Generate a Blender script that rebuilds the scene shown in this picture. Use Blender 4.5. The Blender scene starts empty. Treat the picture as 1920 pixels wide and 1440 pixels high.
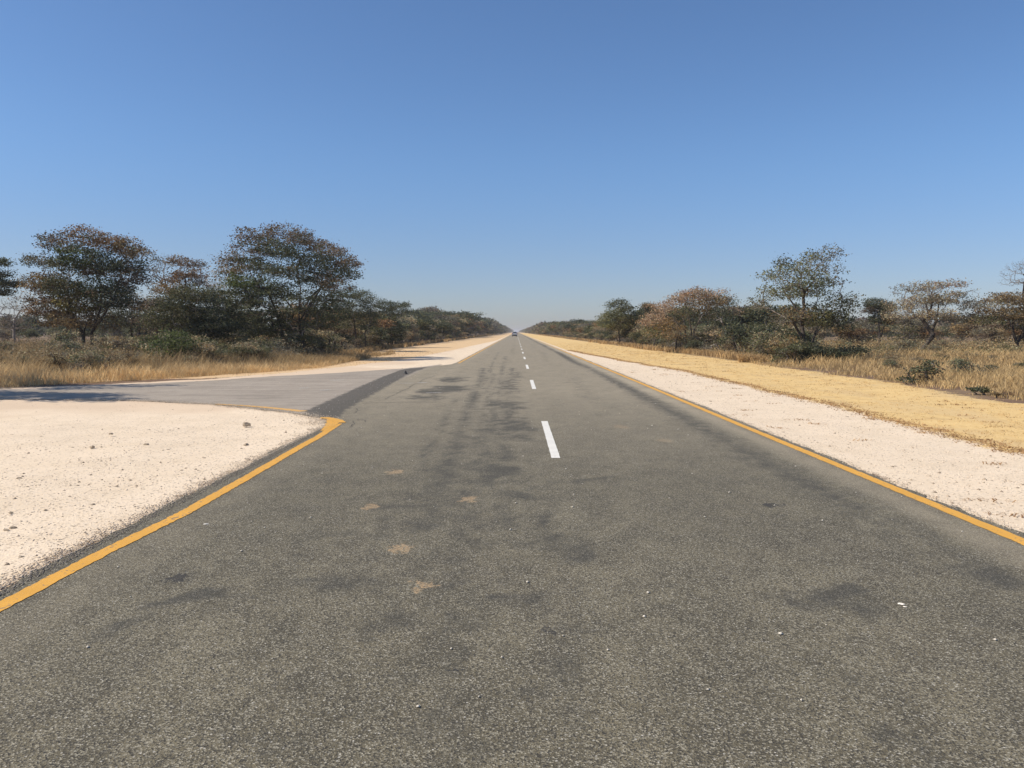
import bpy, math, random
import numpy as np
from mathutils import Vector, Matrix
R = math.radians
rng = np.random.default_rng(7)
random.seed(7)
scene = bpy.context.scene
C = scene.collection

# ------------------------------------------------------------------ camera, sky, sun, exposure
F = 1500.0; CAMH = 1.7
PITCH = math.atan(98 / F); YAW = math.atan(8 / F)
cam_d = bpy.data.cameras.new('camera'); cam_d.sensor_width = 36; cam_d.lens = 36 * F / 1920
cam_d.clip_start = 0.05; cam_d.clip_end = 20000
cam = bpy.data.objects.new('camera', cam_d); C.objects.link(cam)
cam.location = (0, 0, CAMH); cam.rotation_euler = (R(90) - PITCH, 0, YAW)
scene.camera = cam

SUN_EL = R(46); SUN_AH = R(-12)                    # sun on the left, a little behind
sdir = Vector((-math.cos(SUN_EL) * math.cos(SUN_AH), math.cos(SUN_EL) * math.sin(SUN_AH), math.sin(SUN_EL)))
world = bpy.data.worlds.new('World'); scene.world = world; world.use_nodes = True
wn = world.node_tree.nodes; wl = world.node_tree.links; wn.clear()
wo = wn.new('ShaderNodeOutputWorld'); bg = wn.new('ShaderNodeBackground'); sky = wn.new('ShaderNodeTexSky')
sky.sky_type = 'NISHITA'; sky.sun_disc = False; sky.sun_elevation = SUN_EL
sky.sun_rotation = math.atan2(sdir.x, sdir.y)
sky.air_density = 1.0; sky.dust_density = 1.0; sky.ozone_density = 4.0; sky.altitude = 900
SKY = 0.079; HORIZON = (0.90, 0.77, 0.79, 1); ALOFT = (0.95, 1.10, 1.24, 1)
bg.inputs['Strength'].default_value = SKY
# the dust near the ground gives the whole horizon a grey-violet cast
tc = wn.new('ShaderNodeTexCoord'); sx = wn.new('ShaderNodeSeparateXYZ'); wl.new(tc.outputs['Generated'], sx.inputs[0])
ab = wn.new('ShaderNodeMath'); ab.operation = 'ABSOLUTE'; wl.new(sx.outputs[2], ab.inputs[0])
mr = wn.new('ShaderNodeMapRange'); mr.interpolation_type = 'SMOOTHERSTEP'; wl.new(ab.outputs[0], mr.inputs['Value'])
mr.inputs['From Min'].default_value = 0.0; mr.inputs['From Max'].default_value = 0.26; mr.inputs['To Min'].default_value = 1.0; mr.inputs['To Max'].default_value = 0.0
mx = wn.new('ShaderNodeMix'); mx.data_type = 'RGBA'; mx.blend_type = 'MULTIPLY'; wl.new(mr.outputs[0], mx.inputs[0])
tn = wn.new('ShaderNodeMix'); tn.data_type = 'RGBA'; tn.blend_type = 'MULTIPLY'; tn.inputs[0].default_value = 1.0
wl.new(sky.outputs[0], tn.inputs[6]); tn.inputs[7].default_value = ALOFT
wl.new(tn.outputs[2], mx.inputs[6]); mx.inputs[7].default_value = HORIZON
wl.new(mx.outputs[2], bg.inputs['Color']); wl.new(bg.outputs[0], wo.inputs['Surface'])
sun_d = bpy.data.lights.new('sun', 'SUN'); sun_d.energy = 3.9; sun_d.angle = R(0.53); sun_d.color = (1.0, 0.91, 0.78)
sun = bpy.data.objects.new('sun', sun_d); C.objects.link(sun)
sun.rotation_euler = sdir.to_track_quat('Z', 'Y').to_euler()
vs = scene.view_settings; vs.view_transform = 'Standard'; vs.look = 'None'; vs.gamma = 1; vs.use_curve_mapping = False
vs.exposure = 0.44
scene.cycles.max_bounces = 6; scene.cycles.diffuse_bounces = 3; scene.cycles.transparent_max_bounces = 8
scene.cycles.volume_bounces = 1

MW = cam.rotation_euler.to_matrix()
def ray(px, py):
    return MW @ Vector(((px - 960) / F, (720 - py) / F, -1))
def G(px, py):                                     # point on the ground seen at a pixel
    d = ray(px, py); t = CAMH / -d.z
    return (d.x * t, d.y * t)
def P(px, py, Y):                                  # point at distance Y seen at a pixel
    d = ray(px, py); t = Y / d.y
    return Vector((d.x * t, Y, CAMH + d.z * t))

# ------------------------------------------------------------------ helpers
def tag(o, label=None, cat=None, group=None, kind=None):
    if label: o['label'] = label
    if cat: o['category'] = cat
    if group: o['group'] = group
    if kind: o['kind'] = kind
    return o
def empty(name, loc=(0, 0, 0), rz=0):
    o = bpy.data.objects.new(name, None); C.objects.link(o); o.location = loc; o.rotation_euler = (0, 0, rz)
    o.empty_display_size = 0.2
    return o
def link(name, me, parent=None):
    o = bpy.data.objects.new(name, me); C.objects.link(o)
    if parent: o.parent = parent
    return o
def raw_mesh(name, V, blocks, mat, cols=None, attrs=None, smooth=False):
    """blocks: list of (n,k) index arrays; cols: per-vertex rgb; attrs: {name: per-vertex float}"""
    me = bpy.data.meshes.new(name)
    V = np.asarray(V, np.float32)
    me.vertices.add(len(V)); me.vertices.foreach_set('co', V.ravel())
    idx = np.concatenate([b.ravel() for b in blocks]).astype(np.int32)
    ks = np.concatenate([np.full(len(b), b.shape[1], np.int32) for b in blocks])
    st = np.concatenate([[0], np.cumsum(ks)[:-1]]).astype(np.int32)
    me.loops.add(len(idx)); me.loops.foreach_set('vertex_index', idx)
    me.polygons.add(len(ks)); me.polygons.foreach_set('loop_start', st); me.polygons.foreach_set('loop_total', ks)
    if smooth: me.polygons.foreach_set('use_smooth', np.ones(len(ks), bool))
    me.update(calc_edges=True)
    if cols is not None:
        a = me.attributes.new('Col', 'FLOAT_COLOR', 'POINT')
        c4 = np.ones((len(V), 4), np.float32); c4[:, :3] = cols
        a.data.foreach_set('color', c4.ravel())
    for k, v in (attrs or {}).items():
        a = me.attributes.new(k, 'FLOAT', 'POINT'); a.data.foreach_set('value', np.asarray(v, np.float32))
    me.materials.append(mat)
    return me
def boxes_mesh(name, boxes, mat, bevel=0.0):
    import bmesh
    bm = bmesh.new()
    for (x0, x1, y0, y1, z0, z1) in boxes:
        r = bmesh.ops.create_cube(bm, size=1)
        for v in r['verts']:
            v.co = Vector(((x0 + x1) / 2 + v.co.x * (x1 - x0), (y0 + y1) / 2 + v.co.y * (y1 - y0), (z0 + z1) / 2 + v.co.z * (z1 - z0)))
    if bevel: bmesh.ops.bevel(bm, geom=bm.edges[:], offset=bevel, segments=2, affect='EDGES', profile=0.6)
    me = bpy.data.meshes.new(name); bm.to_mesh(me); bm.free(); me.materials.append(mat)
    return me

class NT:
    def __init__(s, name):
        s.m = bpy.data.materials.new(name); s.m.use_nodes = True
        s.n = s.m.node_tree.nodes; s.l = s.m.node_tree.links; s.n.clear()
        s.out = s.n.new('ShaderNodeOutputMaterial')
    def set(s, i, v):
        if isinstance(v, bpy.types.NodeSocket): s.l.new(v, i)
        elif isinstance(v, (tuple, list)) and len(v) == 3 and i.type == 'RGBA': i.default_value = (*v, 1)
        else: i.default_value = v
    def math(s, op, a, b=0.0, clamp=False):
        n = s.n.new('ShaderNodeMath'); n.operation = op; n.use_clamp = clamp
        s.set(n.inputs[0], a); s.set(n.inputs[1], b); return n.outputs[0]
    def mix(s, f, a, b, mode='MIX'):
        n = s.n.new('ShaderNodeMix'); n.data_type = 'RGBA'; n.blend_type = mode
        s.set(n.inputs[0], f); s.set(n.inputs[6], a); s.set(n.inputs[7], b); return n.outputs[2]
    def attr(s, name, out='Fac'):
        n = s.n.new('ShaderNodeAttribute'); n.attribute_name = name; return n.outputs[out]
    def pos(s, scale=None):
        g = s.n.new('ShaderNodeNewGeometry').outputs['Position']
        if scale is None: return g
        m = s.n.new('ShaderNodeMapping'); m.inputs['Scale'].default_value = scale; s.l.new(g, m.inputs[0]); return m.outputs[0]
    def noise(s, vec, scale, detail=3, rough=0.6, out='Fac'):
        n = s.n.new('ShaderNodeTexNoise'); s.l.new(vec, n.inputs['Vector'])
        n.inputs['Scale'].default_value = scale; n.inputs['Detail'].default_value = detail; n.inputs['Roughness'].default_value = rough
        return n.outputs[out]
    def voro(s, vec, scale, out='Distance'):
        n = s.n.new('ShaderNodeTexVoronoi'); s.l.new(vec, n.inputs['Vector']); n.inputs['Scale'].default_value = scale
        return n.outputs[out]
    def step(s, v, a, b, lo=0.0, hi=1.0):
        n = s.n.new('ShaderNodeMapRange'); n.interpolation_type = 'SMOOTHSTEP'
        s.set(n.inputs['Value'], v); n.inputs['From Min'].default_value = a; n.inputs['From Max'].default_value = b
        n.inputs['To Min'].default_value = lo; n.inputs['To Max'].default_value = hi; return n.outputs[0]
    def bump(s, h, strength, dist):
        n = s.n.new('ShaderNodeBump'); s.set(n.inputs['Height'], h); n.inputs['Strength'].default_value = strength; n.inputs['Distance'].default_value = dist
        return n.outputs[0]
    def bsdf(s, col, rough=0.9, spec=0.3, normal=None, metal=0.0):
        n = s.n.new('ShaderNodeBsdfPrincipled'); s.set(n.inputs['Base Color'], col); s.set(n.inputs['Roughness'], rough)
        n.inputs['Specular IOR Level'].default_value = spec; n.inputs['Metallic'].default_value = metal
        if normal is not None: s.l.new(normal, n.inputs['Normal'])
        return n.outputs[0]
    def done(s, sh): s.l.new(sh, s.out.inputs['Surface']); return s.m

def simple(name, col, rough=0.6, spec=0.4, metal=0.0):
    t = NT(name); n = t.noise(t.pos(), 6, 3)
    c = t.mix(t.step(n, 0.3, 0.75), tuple(c * 0.9 for c in col), col)
    return t.done(t.bsdf(c, rough, spec, None, metal))

# ------------------------------------------------------------------ materials
def foliage_mat():
    t = NT('foliage')
    c = t.attr('Col', 'Color')
    v = t.noise(t.pos(), 0.9, 2)
    oi = t.n.new('ShaderNodeObjectInfo').outputs['Random']
    c = t.mix(1.0, c, t.mix(t.step(v, 0.3, 0.7), (0.82, 0.86, 0.85), (1.15, 1.08, 0.98)), 'MULTIPLY')
    c = t.mix(1.0, c, t.mix(oi, (0.84, 0.84, 0.88), (1.14, 1.08, 1.0)), 'MULTIPLY')
    a = t.bsdf(c, 0.6, 0.25)
    tr = t.n.new('ShaderNodeBsdfTranslucent'); t.set(tr.inputs[0], c)
    m = t.n.new('ShaderNodeMixShader'); m.inputs[0].default_value = 0.34
    t.l.new(a, m.inputs[1]); t.l.new(tr.outputs[0], m.inputs[2])
    return t.done(m.outputs[0])
def bark_mat(name, c0, c1):
    t = NT(name)
    n = t.noise(t.pos((1, 1, 0.25)), 14, 5, 0.65)
    return t.done(t.bsdf(t.mix(t.step(n, 0.35, 0.65), c0, c1), 0.92, 0.15, t.bump(n, 0.6, 0.02)))
M_FOL = foliage_mat()
M_BARK = bark_mat('dark_bark', (0.045, 0.038, 0.032), (0.12, 0.10, 0.085))
M_PALE = bark_mat('pale_bark', (0.15, 0.13, 0.115), (0.30, 0.265, 0.235))
M_TWIG = bark_mat('grey_twig', (0.15, 0.13, 0.115), (0.31, 0.27, 0.24))

def straw_mat():
    t = NT('dry_straw'); c = t.attr('Col', 'Color')
    v = t.noise(t.pos(), 0.5, 3)
    c = t.mix(1.0, c, t.mix(t.step(v, 0.3, 0.7), (0.8, 0.78, 0.76), (1.12, 1.08, 1.0)), 'MULTIPLY')
    a = t.bsdf(c, 0.75, 0.2)
    tr = t.n.new('ShaderNodeBsdfTranslucent'); t.set(tr.inputs[0], c)
    m = t.n.new('ShaderNodeMixShader'); m.inputs[0].default_value = 0.3
    t.l.new(a, m.inputs[1]); t.l.new(tr.outputs[0], m.inputs[2])
    return t.done(m.outputs[0])
M_STRAW = straw_mat()

def ellipse_mask(t, cx, cy, rx, ry, warp):
    """1 inside a ragged ellipse on the ground"""
    sx = t.n.new('ShaderNodeSeparateXYZ'); t.l.new(warp, sx.inputs[0])
    dx = t.math('DIVIDE', t.math('SUBTRACT', sx.outputs[0], cx), rx)
    dy = t.math('DIVIDE', t.math('SUBTRACT', sx.outputs[1], cy), ry)
    return t.math('ADD', t.math('MULTIPLY', dx, dx), t.math('MULTIPLY', dy, dy))

SAND_SPOTS = [(693, 951, 16, 5), (880, 935, 15, 6), (750, 1027, 18, 8), (790, 1098, 22, 11), (742, 884, 12, 5), (1165, 800, 14, 4), (1245, 826, 14, 3)]
DARK_SPOTS = [(1446, 947, 22, 3.2), (1037, 1184, 14, 6), (338, 1082, 20, 9), (852, 1256, 9, 7)]
def asphalt_mat(name, base, light, patch=True, amp=1.0):
    t = NT(name); p = t.pos()
    big = t.noise(t.pos((1, 0.35, 1)), 0.55, 4, 0.6)
    mid = t.noise(t.pos((1, 0.6, 1)), 3.2, 5, 0.65)
    fine = t.noise(p, 55, 4, 0.75)
    chips = t.voro(p, 135, 'Color'); cd = t.voro(p, 135)
    sep = t.n.new('ShaderNodeSeparateColor'); t.l.new(chips, sep.inputs[0])
    c = t.mix(t.step(big, 0.32, 0.68), base, light)
    c = t.mix(t.step(mid, 0.38, 0.66, 0.0, 0.8), c, tuple(x * 0.62 for x in base))
    blot = t.noise(t.pos((1, 0.55, 1)), 1.25, 6, 0.72)
    c = t.mix(t.step(blot, 0.50, 0.66, 0.0, 0.65), c, tuple(x * 0.55 for x in base))
    c = t.mix(t.step(blot, 0.30, 0.44, 0.4, 0.0), c, tuple(x * 1.35 for x in light))
    # single chips of stone, some pale and some dark
    c = t.mix(t.step(sep.outputs[0], 0.55, 0.95, 0.0, 0.8 * amp), c, (0.41, 0.375, 0.285))
    c = t.mix(t.step(sep.outputs[1], 0.5, 0.9, 0.0, 0.9 * amp), c, (0.038, 0.034, 0.027))
    big_ch = t.voro(p, 62, 'Color'); bd = t.voro(p, 62)
    s2 = t.n.new('ShaderNodeSeparateColor'); t.l.new(big_ch, s2.inputs[0])
    m = t.math('MULTIPLY', t.step(s2.outputs[0], 0.93, 0.95), t.step(bd, 0.22, 0.38, 1.0, 0.0))
    c = t.mix(m, c, (0.5, 0.47, 0.4))
    c = t.mix(t.step(fine, 0.3, 0.7, 0.0, 0.5), c, t.mix(0.5, c, (0.05, 0.047, 0.04)))
    rough = 0.88
    def worn():
        w = t.mix(t.step(big, 0.32, 0.68), (0.345, 0.295, 0.235), (0.41, 0.35, 0.28))
        w = t.mix(t.step(mid, 0.35, 0.72, 0.0, 0.35), w, (0.26, 0.222, 0.175))
        sk = t.noise(t.pos((0.35, 1.6, 1)), 1.1, 5, 0.7)
        w = t.mix(t.step(sk, 0.42, 0.68, 0.0, 0.6), w, (0.205, 0.175, 0.14))
        w = t.mix(t.step(t.noise(t.pos((0.5, 2.0, 1)), 2.3, 4, 0.7), 0.6, 0.72, 0.0, 0.6), w, (0.50, 0.43, 0.34))
        return t.mix(t.step(sep.outputs[1], 0.6, 0.9, 0.0, 0.35), w, (0.16, 0.135, 0.105))
    if not patch: c = worn()
    if patch:
        pale_f = t.math('MULTIPLY', t.attr('pale_tone'), t.step(t.noise(t.pos((1, .5, 1)), 1.6, 5, 0.7), 0.2, 0.6, 0.45, 1.0))
        c = t.mix(pale_f, c, (0.40, 0.338, 0.24))
        sn = t.noise(t.pos((1, 0.7, 1)), 4.2, 6, 0.75)
        st = t.step(t.math('ADD', t.math('MULTIPLY', t.attr('stain'), 1.3), t.math('MULTIPLY', t.math('SUBTRACT', sn, 0.5), 1.7)), 0.12, 0.80, 0.0, 0.88)
        st = t.math('MULTIPLY', st, t.step(t.attr('stain'), 0.0, 0.12))
        c = t.mix(st, c, t.mix(t.step(sep.outputs[0], 0.75, 0.97, 0.0, 0.6), (0.056, 0.052, 0.040), (0.24, 0.215, 0.17)))
        c = t.mix(t.step(t.math('ADD', t.attr('old'), t.math('MULTIPLY', t.math('SUBTRACT', mid, 0.5), 0.8)), 0.25, 0.75), c, worn())
        tf = t.step(t.math('ADD', t.attr('tar'), t.math('MULTIPLY', t.math('SUBTRACT', t.noise(t.pos((1, .6, 1)), 5, 5, .75), 0.5), 1.1)), 0.20, 0.50)
        c = t.mix(t.math('MULTIPLY', tf, 0.9), c, t.mix(t.step(sep.outputs[0], 0.8, 0.97, 0.0, 0.6), (0.072, 0.064, 0.050), (0.3, 0.27, 0.23)))
        wv = t.n.new('ShaderNodeVectorMath'); wv.operation = 'MULTIPLY_ADD'
        nz = t.noise(p, 9, 3, 0.7, 'Color'); t.l.new(nz, wv.inputs[0]); wv.inputs[1].default_value = (0.46, 0.56, 0); 
        off = t.n.new('ShaderNodeVectorMath'); off.operation = 'SUBTRACT'; t.l.new(p, off.inputs[0]); off.inputs[1].default_value = (0.23, 0.28, 0)
        t.l.new(off.outputs[0], wv.inputs[2])
        for (px, py, rx, ry) in SAND_SPOTS:
            x, y = G(px, py); x2, _ = G(px + rx, py); _, y2 = G(px, py - ry)
            e = ellipse_mask(t, x, y, (x2 - x), (y2 - y), wv.outputs[0])
            f = t.math('MULTIPLY', t.step(e, 0.2, 1.5, 0.75 if py > 860 else 0.3, 0.0), t.step(fine, 0.42, 0.56, 0.1, 1.0))
            c = t.mix(f, c, (0.48, 0.33, 0.18))
        for (px, py, rx, ry) in DARK_SPOTS:
            x, y = G(px, py); x2, _ = G(px + rx, py); _, y2 = G(px, py - ry)
            e = ellipse_mask(t, x, y, (x2 - x), (y2 - y), wv.outputs[0])
            c = t.mix(t.step(e, 0.5, 1.3, 0.8, 0.0), c, (0.035, 0.033, 0.03))
    h = t.math('ADD', t.math('MULTIPLY', cd, 1.0), t.math('MULTIPLY', fine, 1.2))
    return t.done(t.bsdf(c, rough, 0.35, t.bump(h, 0.55, 0.006)))
M_ROAD = asphalt_mat('chip_seal', (0.146, 0.124, 0.077), (0.194, 0.166, 0.105))
M_SIDE = asphalt_mat('worn_chip_seal', (0.48, 0.395, 0.295), (0.56, 0.465, 0.35), patch=False, amp=0.45)

def paint_mat(name, col, wear):
    t = NT(name); p = t.pos()
    n = t.noise(p, 22, 5, 0.75); n2 = t.noise(p, 2.0, 3)
    f = t.step(t.math('ADD', n, t.math('MULTIPLY', n2, 0.35)), wear, wear + 0.1)
    c = t.mix(t.step(n2, 0.3, 0.7), tuple(x * 0.88 for x in col), col)
    c = t.mix(f, c, (0.16, 0.14, 0.11))
    return t.done(t.bsdf(c, 0.6, 0.4, t.bump(t.noise(p, 70, 3), 0.5, 0.004)))
M_YEL = paint_mat('yellow_paint', (0.72, 0.37, 0.05), 0.745)
M_YELOLD = paint_mat('faded_yellow_paint', (0.68, 0.38, 0.09), 0.80)
M_WHT = paint_mat('white_paint', (0.76, 0.73, 0.65), 0.80)
M_WHTOLD = paint_mat('worn_white_paint', (0.5, 0.47, 0.42), 0.66)
M_CRACK = simple('crack_filler', (0.075, 0.068, 0.058), 0.9)

def ground_mat():
    t = NT('ground'); p = t.pos()
    n1 = t.noise(p, 1.2, 5, 0.7); n2 = t.noise(p, 9, 5, 0.75); n3 = t.noise(p, 0.12, 4, 0.6)
    wob = t.math('MULTIPLY', t.math('SUBTRACT', t.math('ADD', n1, n2), 1.0), 1.0)
    # brown litter and reddish sand under the scrub
    scrub = t.mix(t.step(n1, 0.35, 0.65), (0.20, 0.145, 0.09), (0.29, 0.21, 0.125))
    scrub = t.mix(t.step(n3, 0.42, 0.6), scrub, (0.17, 0.11, 0.075))
    scrub = t.mix(t.step(n2, 0.5, 0.7, 0, 0.6), scrub, (0.16, 0.11, 0.07))
    # mown straw
    straw = t.mix(t.step(n2, 0.35, 0.65), (0.62, 0.43, 0.185), (0.70, 0.505, 0.235))
    straw = t.mix(t.step(n1, 0.50, 0.70, 0, 0.6), straw, (0.48, 0.32, 0.15))
    straw = t.mix(t.step(t.noise(t.pos((1, .5, 1)), 0.6, 5, .7), 0.48, 0.62, 0, 0.5), straw, (0.56, 0.41, 0.22))
    # bare orange sand
    sand = t.mix(t.step(n2, 0.35, 0.65), (0.58, 0.40, 0.22), (0.67, 0.49, 0.29))
    sand = t.mix(t.step(n1, 0.5, 0.7, 0, 0.5), sand, (0.44, 0.27, 0.14))
    # calcrete gravel
    vc = t.voro(p, 46, 'Color'); s = t.n.new('ShaderNodeSeparateColor'); t.l.new(vc, s.inputs[0]); vd = t.voro(p, 46)
    cob = t.step(n1, 0.38, 0.66)
    grav = t.mix(cob, (0.74, 0.605, 0.445), (0.68, 0.55, 0.395))
    f = t.math('MULTIPLY', t.math('ADD', t.attr('coarse'), 0.18), 1.0)
    grav = t.mix(t.math('MULTIPLY', f, t.step(s.outputs[0], 0.5, 1.0, 0.0, 0.6)), grav, (0.66, 0.56, 0.44))
    grav = t.mix(t.math('MULTIPLY', f, t.step(s.outputs[1], 0.90, 0.97)), grav, (0.40, 0.325, 0.24))
    grav = t.mix(t.math('MULTIPLY', f, t.step(n2, 0.60, 0.75, 0.0, 0.55)), grav, (0.60, 0.50, 0.38))
    def m(a, w, s=0.5): return t.step(t.math('ADD', t.attr(a), t.math('MULTIPLY', wob, w)), -0.12, 0.12)
    c = t.mix(m('d_straw', 1.6), scrub, straw)
    c = t.mix(m('d_sand', 1.6), c, sand)
    c = t.mix(m('d_gravel', 0.9), c, t.mix(t.step(t.attr('coarse'), 0.05, 0.4, 0.75, 0.0), grav, (0.60, 0.46, 0.325)))
    h = t.math('ADD', t.math('MULTIPLY', vd, t.attr('coarse')), t.math('MULTIPLY', n2, 1.5))
    return t.done(t.bsdf(c, 0.95, 0.1, t.bump(h, 0.35, 0.012)))
M_GROUND = ground_mat()

# ------------------------------------------------------------------ ground plan
side_lo = [G(578, 776), G(500, 768), G(400, 758), G(310, 753), G(230, 750), G(110, 749), G(0, 748), (-24, 20.6), (-60, 19.0)]
side_up = [(-60, 23.5), (-24, 23.2), G(0, 731), G(150, 724), G(292, 718), G(400, 713), G(500, 706), G(620, 699.5), G(700, 694.5), G(790, 688), G(850, 683), (-3.28, 44.5)]
grav_L = [(-70, -40), (-3.4, -40), (-3.45, 14.4), (-3.75, 15.6)] + side_lo[:]
grav_L2 = [(-3.25, 43)] + [(-3.3, 60), (-3.3, 400), (-3.6, 400), (-3.9, 155), (-6.0, 78), (-6.9, 52), (-8.3, 41), (-10.0, 33.0), (-12.2, 28.2), (-15.4, 24.2), (-24, 23.5), (-60, 23.9)] + side_up
grav_R = [(4.2, -40), (4.2, 400), (4.5, 400), (4.7, 76), (5.4, 62), (6.5, 45), (7.3, 35), (7.35, 20), (7.25, 12), (7.3, -40)]
straw_R = [(4.2, -40), (4.2, 1500), (12.3, 1500), (12.4, 134), (12.9, 60), (13.0, 45), (12.9, 27), (11.9, 21), (12.8, 16), (12.5, -40)]
sand_L = [(-3.3, 38), (-3.3, 1500), (-12.2, 1500), (-12.2, 134), (-12.8, 85), (-11.8, 64), (-11.0, 48), (-10.4, 38.5), (-12, 34.5), (-14, 30), (-17, 25.5)]

def sdf(poly, X, Y):
    """signed distance, positive inside"""
    Pn = np.array(poly); Q = np.roll(Pn, -1, 0)
    d = np.full(X.shape, 1e9); inside = np.zeros(X.shape, bool)
    for (ax, ay), (bx, by) in zip(Pn, Q):
        ex, ey = bx - ax, by - ay; L = ex * ex + ey * ey + 1e-12
        t = np.clip(((X - ax) * ex + (Y - ay) * ey) / L, 0, 1)
        d = np.minimum(d, np.hypot(X - ax - t * ex, Y - ay - t * ey))
        c = ((ay > Y) != (by > Y)) & (X < ex * (Y - ay) / (ey + 1e-12 * (ey == 0)) + ax)
        inside ^= c
    return np.where(inside, d, -d)
def line_dist(pts, X, Y):
    d = np.full(X.shape, 1e9)
    for (ax, ay), (bx, by) in zip(pts[:-1], pts[1:]):
        ex, ey = bx - ax, by - ay; L = ex * ex + ey * ey + 1e-12
        t = np.clip(((X - ax) * ex + (Y - ay) * ey) / L, 0, 1)
        d = np.minimum(d, np.hypot(X - ax - t * ex, Y - ay - t * ey))
    return d
def vnoise(X, Y, s, seed):
    r = np.random.default_rng(seed); T = r.random((256, 256))
    x = X / s; y = Y / s; xi = np.floor(x).astype(int); yi = np.floor(y).astype(int)
    fx = x - xi; fy = y - yi; fx = fx * fx * (3 - 2 * fx); fy = fy * fy * (3 - 2 * fy)
    g = lambda a, b: T[a % 256, b % 256]
    return (g(xi, yi) * (1 - fx) + g(xi + 1, yi) * fx) * (1 - fy) + (g(xi, yi + 1) * (1 - fx) + g(xi + 1, yi + 1) * fx) * fy
def axis(segs):
    out = []
    for a, b, st in segs: out.append(np.arange(a, b, st))
    return np.concatenate(out)
def grid(xs, ys):
    X, Y = np.meshgrid(xs, ys); nx, ny = len(xs), len(ys)
    i = np.arange(nx * ny).reshape(ny, nx)
    q = np.stack([i[:-1, :-1], i[:-1, 1:], i[1:, 1:], i[1:, :-1]], -1).reshape(-1, 4)
    return X.ravel(), Y.ravel(), q
def road_any(X, Y, pad=0.0):
    m = (X > -3.55 - pad) & (X < 4.3 + pad)
    return m | (sdf(side_poly, X, Y) > -pad)
side_poly = [(-3.0, 15.9)] + side_lo + side_up + [(-3.0, 44.5)]

def gz(X, Y):
    away = np.minimum(np.maximum(np.maximum(-3.6 - X, X - 4.3), 0), np.maximum(-sdf(side_poly, X, Y), 0))
    Z = np.where(away > 0, (vnoise(X, Y, 2.3, 1) - 0.5) * 0.05 + (vnoise(X, Y, 0.7, 2) - 0.5) * 0.03, 0) * np.clip(away / 1.0, 0, 1)
    Z += np.clip((away - 8) / 12, 0, 1) * (vnoise(X, Y, 14, 3) - 0.35) * 0.35
    return -0.011 + Z - 0.02 * np.clip(away / 0.8, 0, 1)
# ground sheet
xs = np.concatenate([-np.geomspace(6000, 31, 26), axis([(-30, 16, 0.25)]), np.geomspace(16.5, 6000, 28)])
ys = np.concatenate([[-3000, -800, -200, -60, -20, -6, 0], axis([(1, 50, 0.25), (50, 120, 1.0)]), np.geomspace(120, 9000, 45)])
X, Y, q = grid(xs, ys)
Z = gz(X, Y)
dg = np.maximum(np.maximum(sdf(grav_L, X, Y), sdf(grav_R, X, Y)), sdf(grav_L2, X, Y))
coarse = np.clip(0.35 + 0.9 * np.clip(1 - (-X - 3.5) / 7.5, 0, 1) + (vnoise(X, Y, 2.2, 4) - 0.5) * 0.7 - np.clip((Y - 14) / 8, 0, 0.7) * (X < -5), 0.05, 1)
coarse = np.where(X > 4, 0.75, coarse)
me = raw_mesh('ground', np.stack([X, Y, Z], 1), [q], M_GROUND, attrs=dict(d_gravel=np.clip(dg, -5, 5), d_straw=np.clip(sdf(straw_R, X, Y), -5, 5), d_sand=np.clip(sdf(sand_L, X, Y), -5, 5), coarse=coarse), smooth=True)
tag(link('ground', me), kind='structure')

# main road
xs = np.arange(0, 1.0001, 1 / 78)
ys = np.concatenate([axis([(-30, 3, 1.0), (3, 60, 0.12), (60, 140, 1.0)]), np.geomspace(140, 9000, 60)])
ry = ys
ragged = lambda y, s: (vnoise(y, y * 0, 0.35, s) - 0.5) * 0.07 + (vnoise(y, y * 0, 0.12, s + 2) - 0.5) * 0.05 + (vnoise(y, y * 0, 1.7, s + 1) - 0.5) * 0.05
eb = np.array([(-3.42, -20)] + [G(*p) for p in [(120, 1046), (210, 1003.5), (292, 958), (328, 938), (437, 884), (547, 827), (590, 808), (611, 796), (613, 790)]])
xl = np.interp(ry, eb[:, 1], eb[:, 0]) + ragged(ry, 11) * 0.9
xl = np.where(ry >= 44.4, -3.30 + ragged(ry, 11), xl)
xl = np.where((ry >= 15.75) & (ry < 44.4), np.interp(ry, [15.75, 16.0, 16.4, 16.75, 17.5, 36, 38, 41.8, 44.4], [-3.7, -4.1, -4.42, -4.75, -5.5, -5.4, -4.5, -3.4, -3.3]), xl)
xr = 4.27 + ragged(ry, 21)
X = xl[:, None] + (xr - xl)[:, None] * xs[None, :]; Yg = np.repeat(ry[:, None], len(xs), 1)
nx, ny = len(xs), len(ry); ii = np.arange(nx * ny).reshape(ny, nx)
q = np.stack([ii[:-1, :-1], ii[:-1, 1:], ii[1:, 1:], ii[1:, :-1]], -1).reshape(-1, 4)
X = X.ravel(); Yv = Yg.ravel()
WX = X + (vnoise(X, Yv, .45, 201) - .5) * .5 + (vnoise(X, Yv, .17, 203) - .5) * .2; WY = Yv + (vnoise(X, Yv, .6, 202) - .5) * 1.0 + (vnoise(X, Yv, .2, 204) - .5) * .35
stain = np.zeros_like(X); pale_tone = np.zeros_like(X)
def soft(d, w): return np.clip(1 - d / w, 0, 1) ** 0.8
def spot(px, py, rx, ry_, s):
    global stain
    x, y = G(px, py); x2, _ = G(px + rx, py); _, ya = G(px, py - ry_); _, yb = G(px, py + ry_)
    rx; e = np.hypot((WX - x) / (x2 - x), (WY - y) / ((ya - yb) / 2))
    stain = np.maximum(stain, s * np.clip(1.3 - e, 0, 1) * (0.45 + 0.75 * vnoise(X, Yv, .3, 205)))
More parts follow.
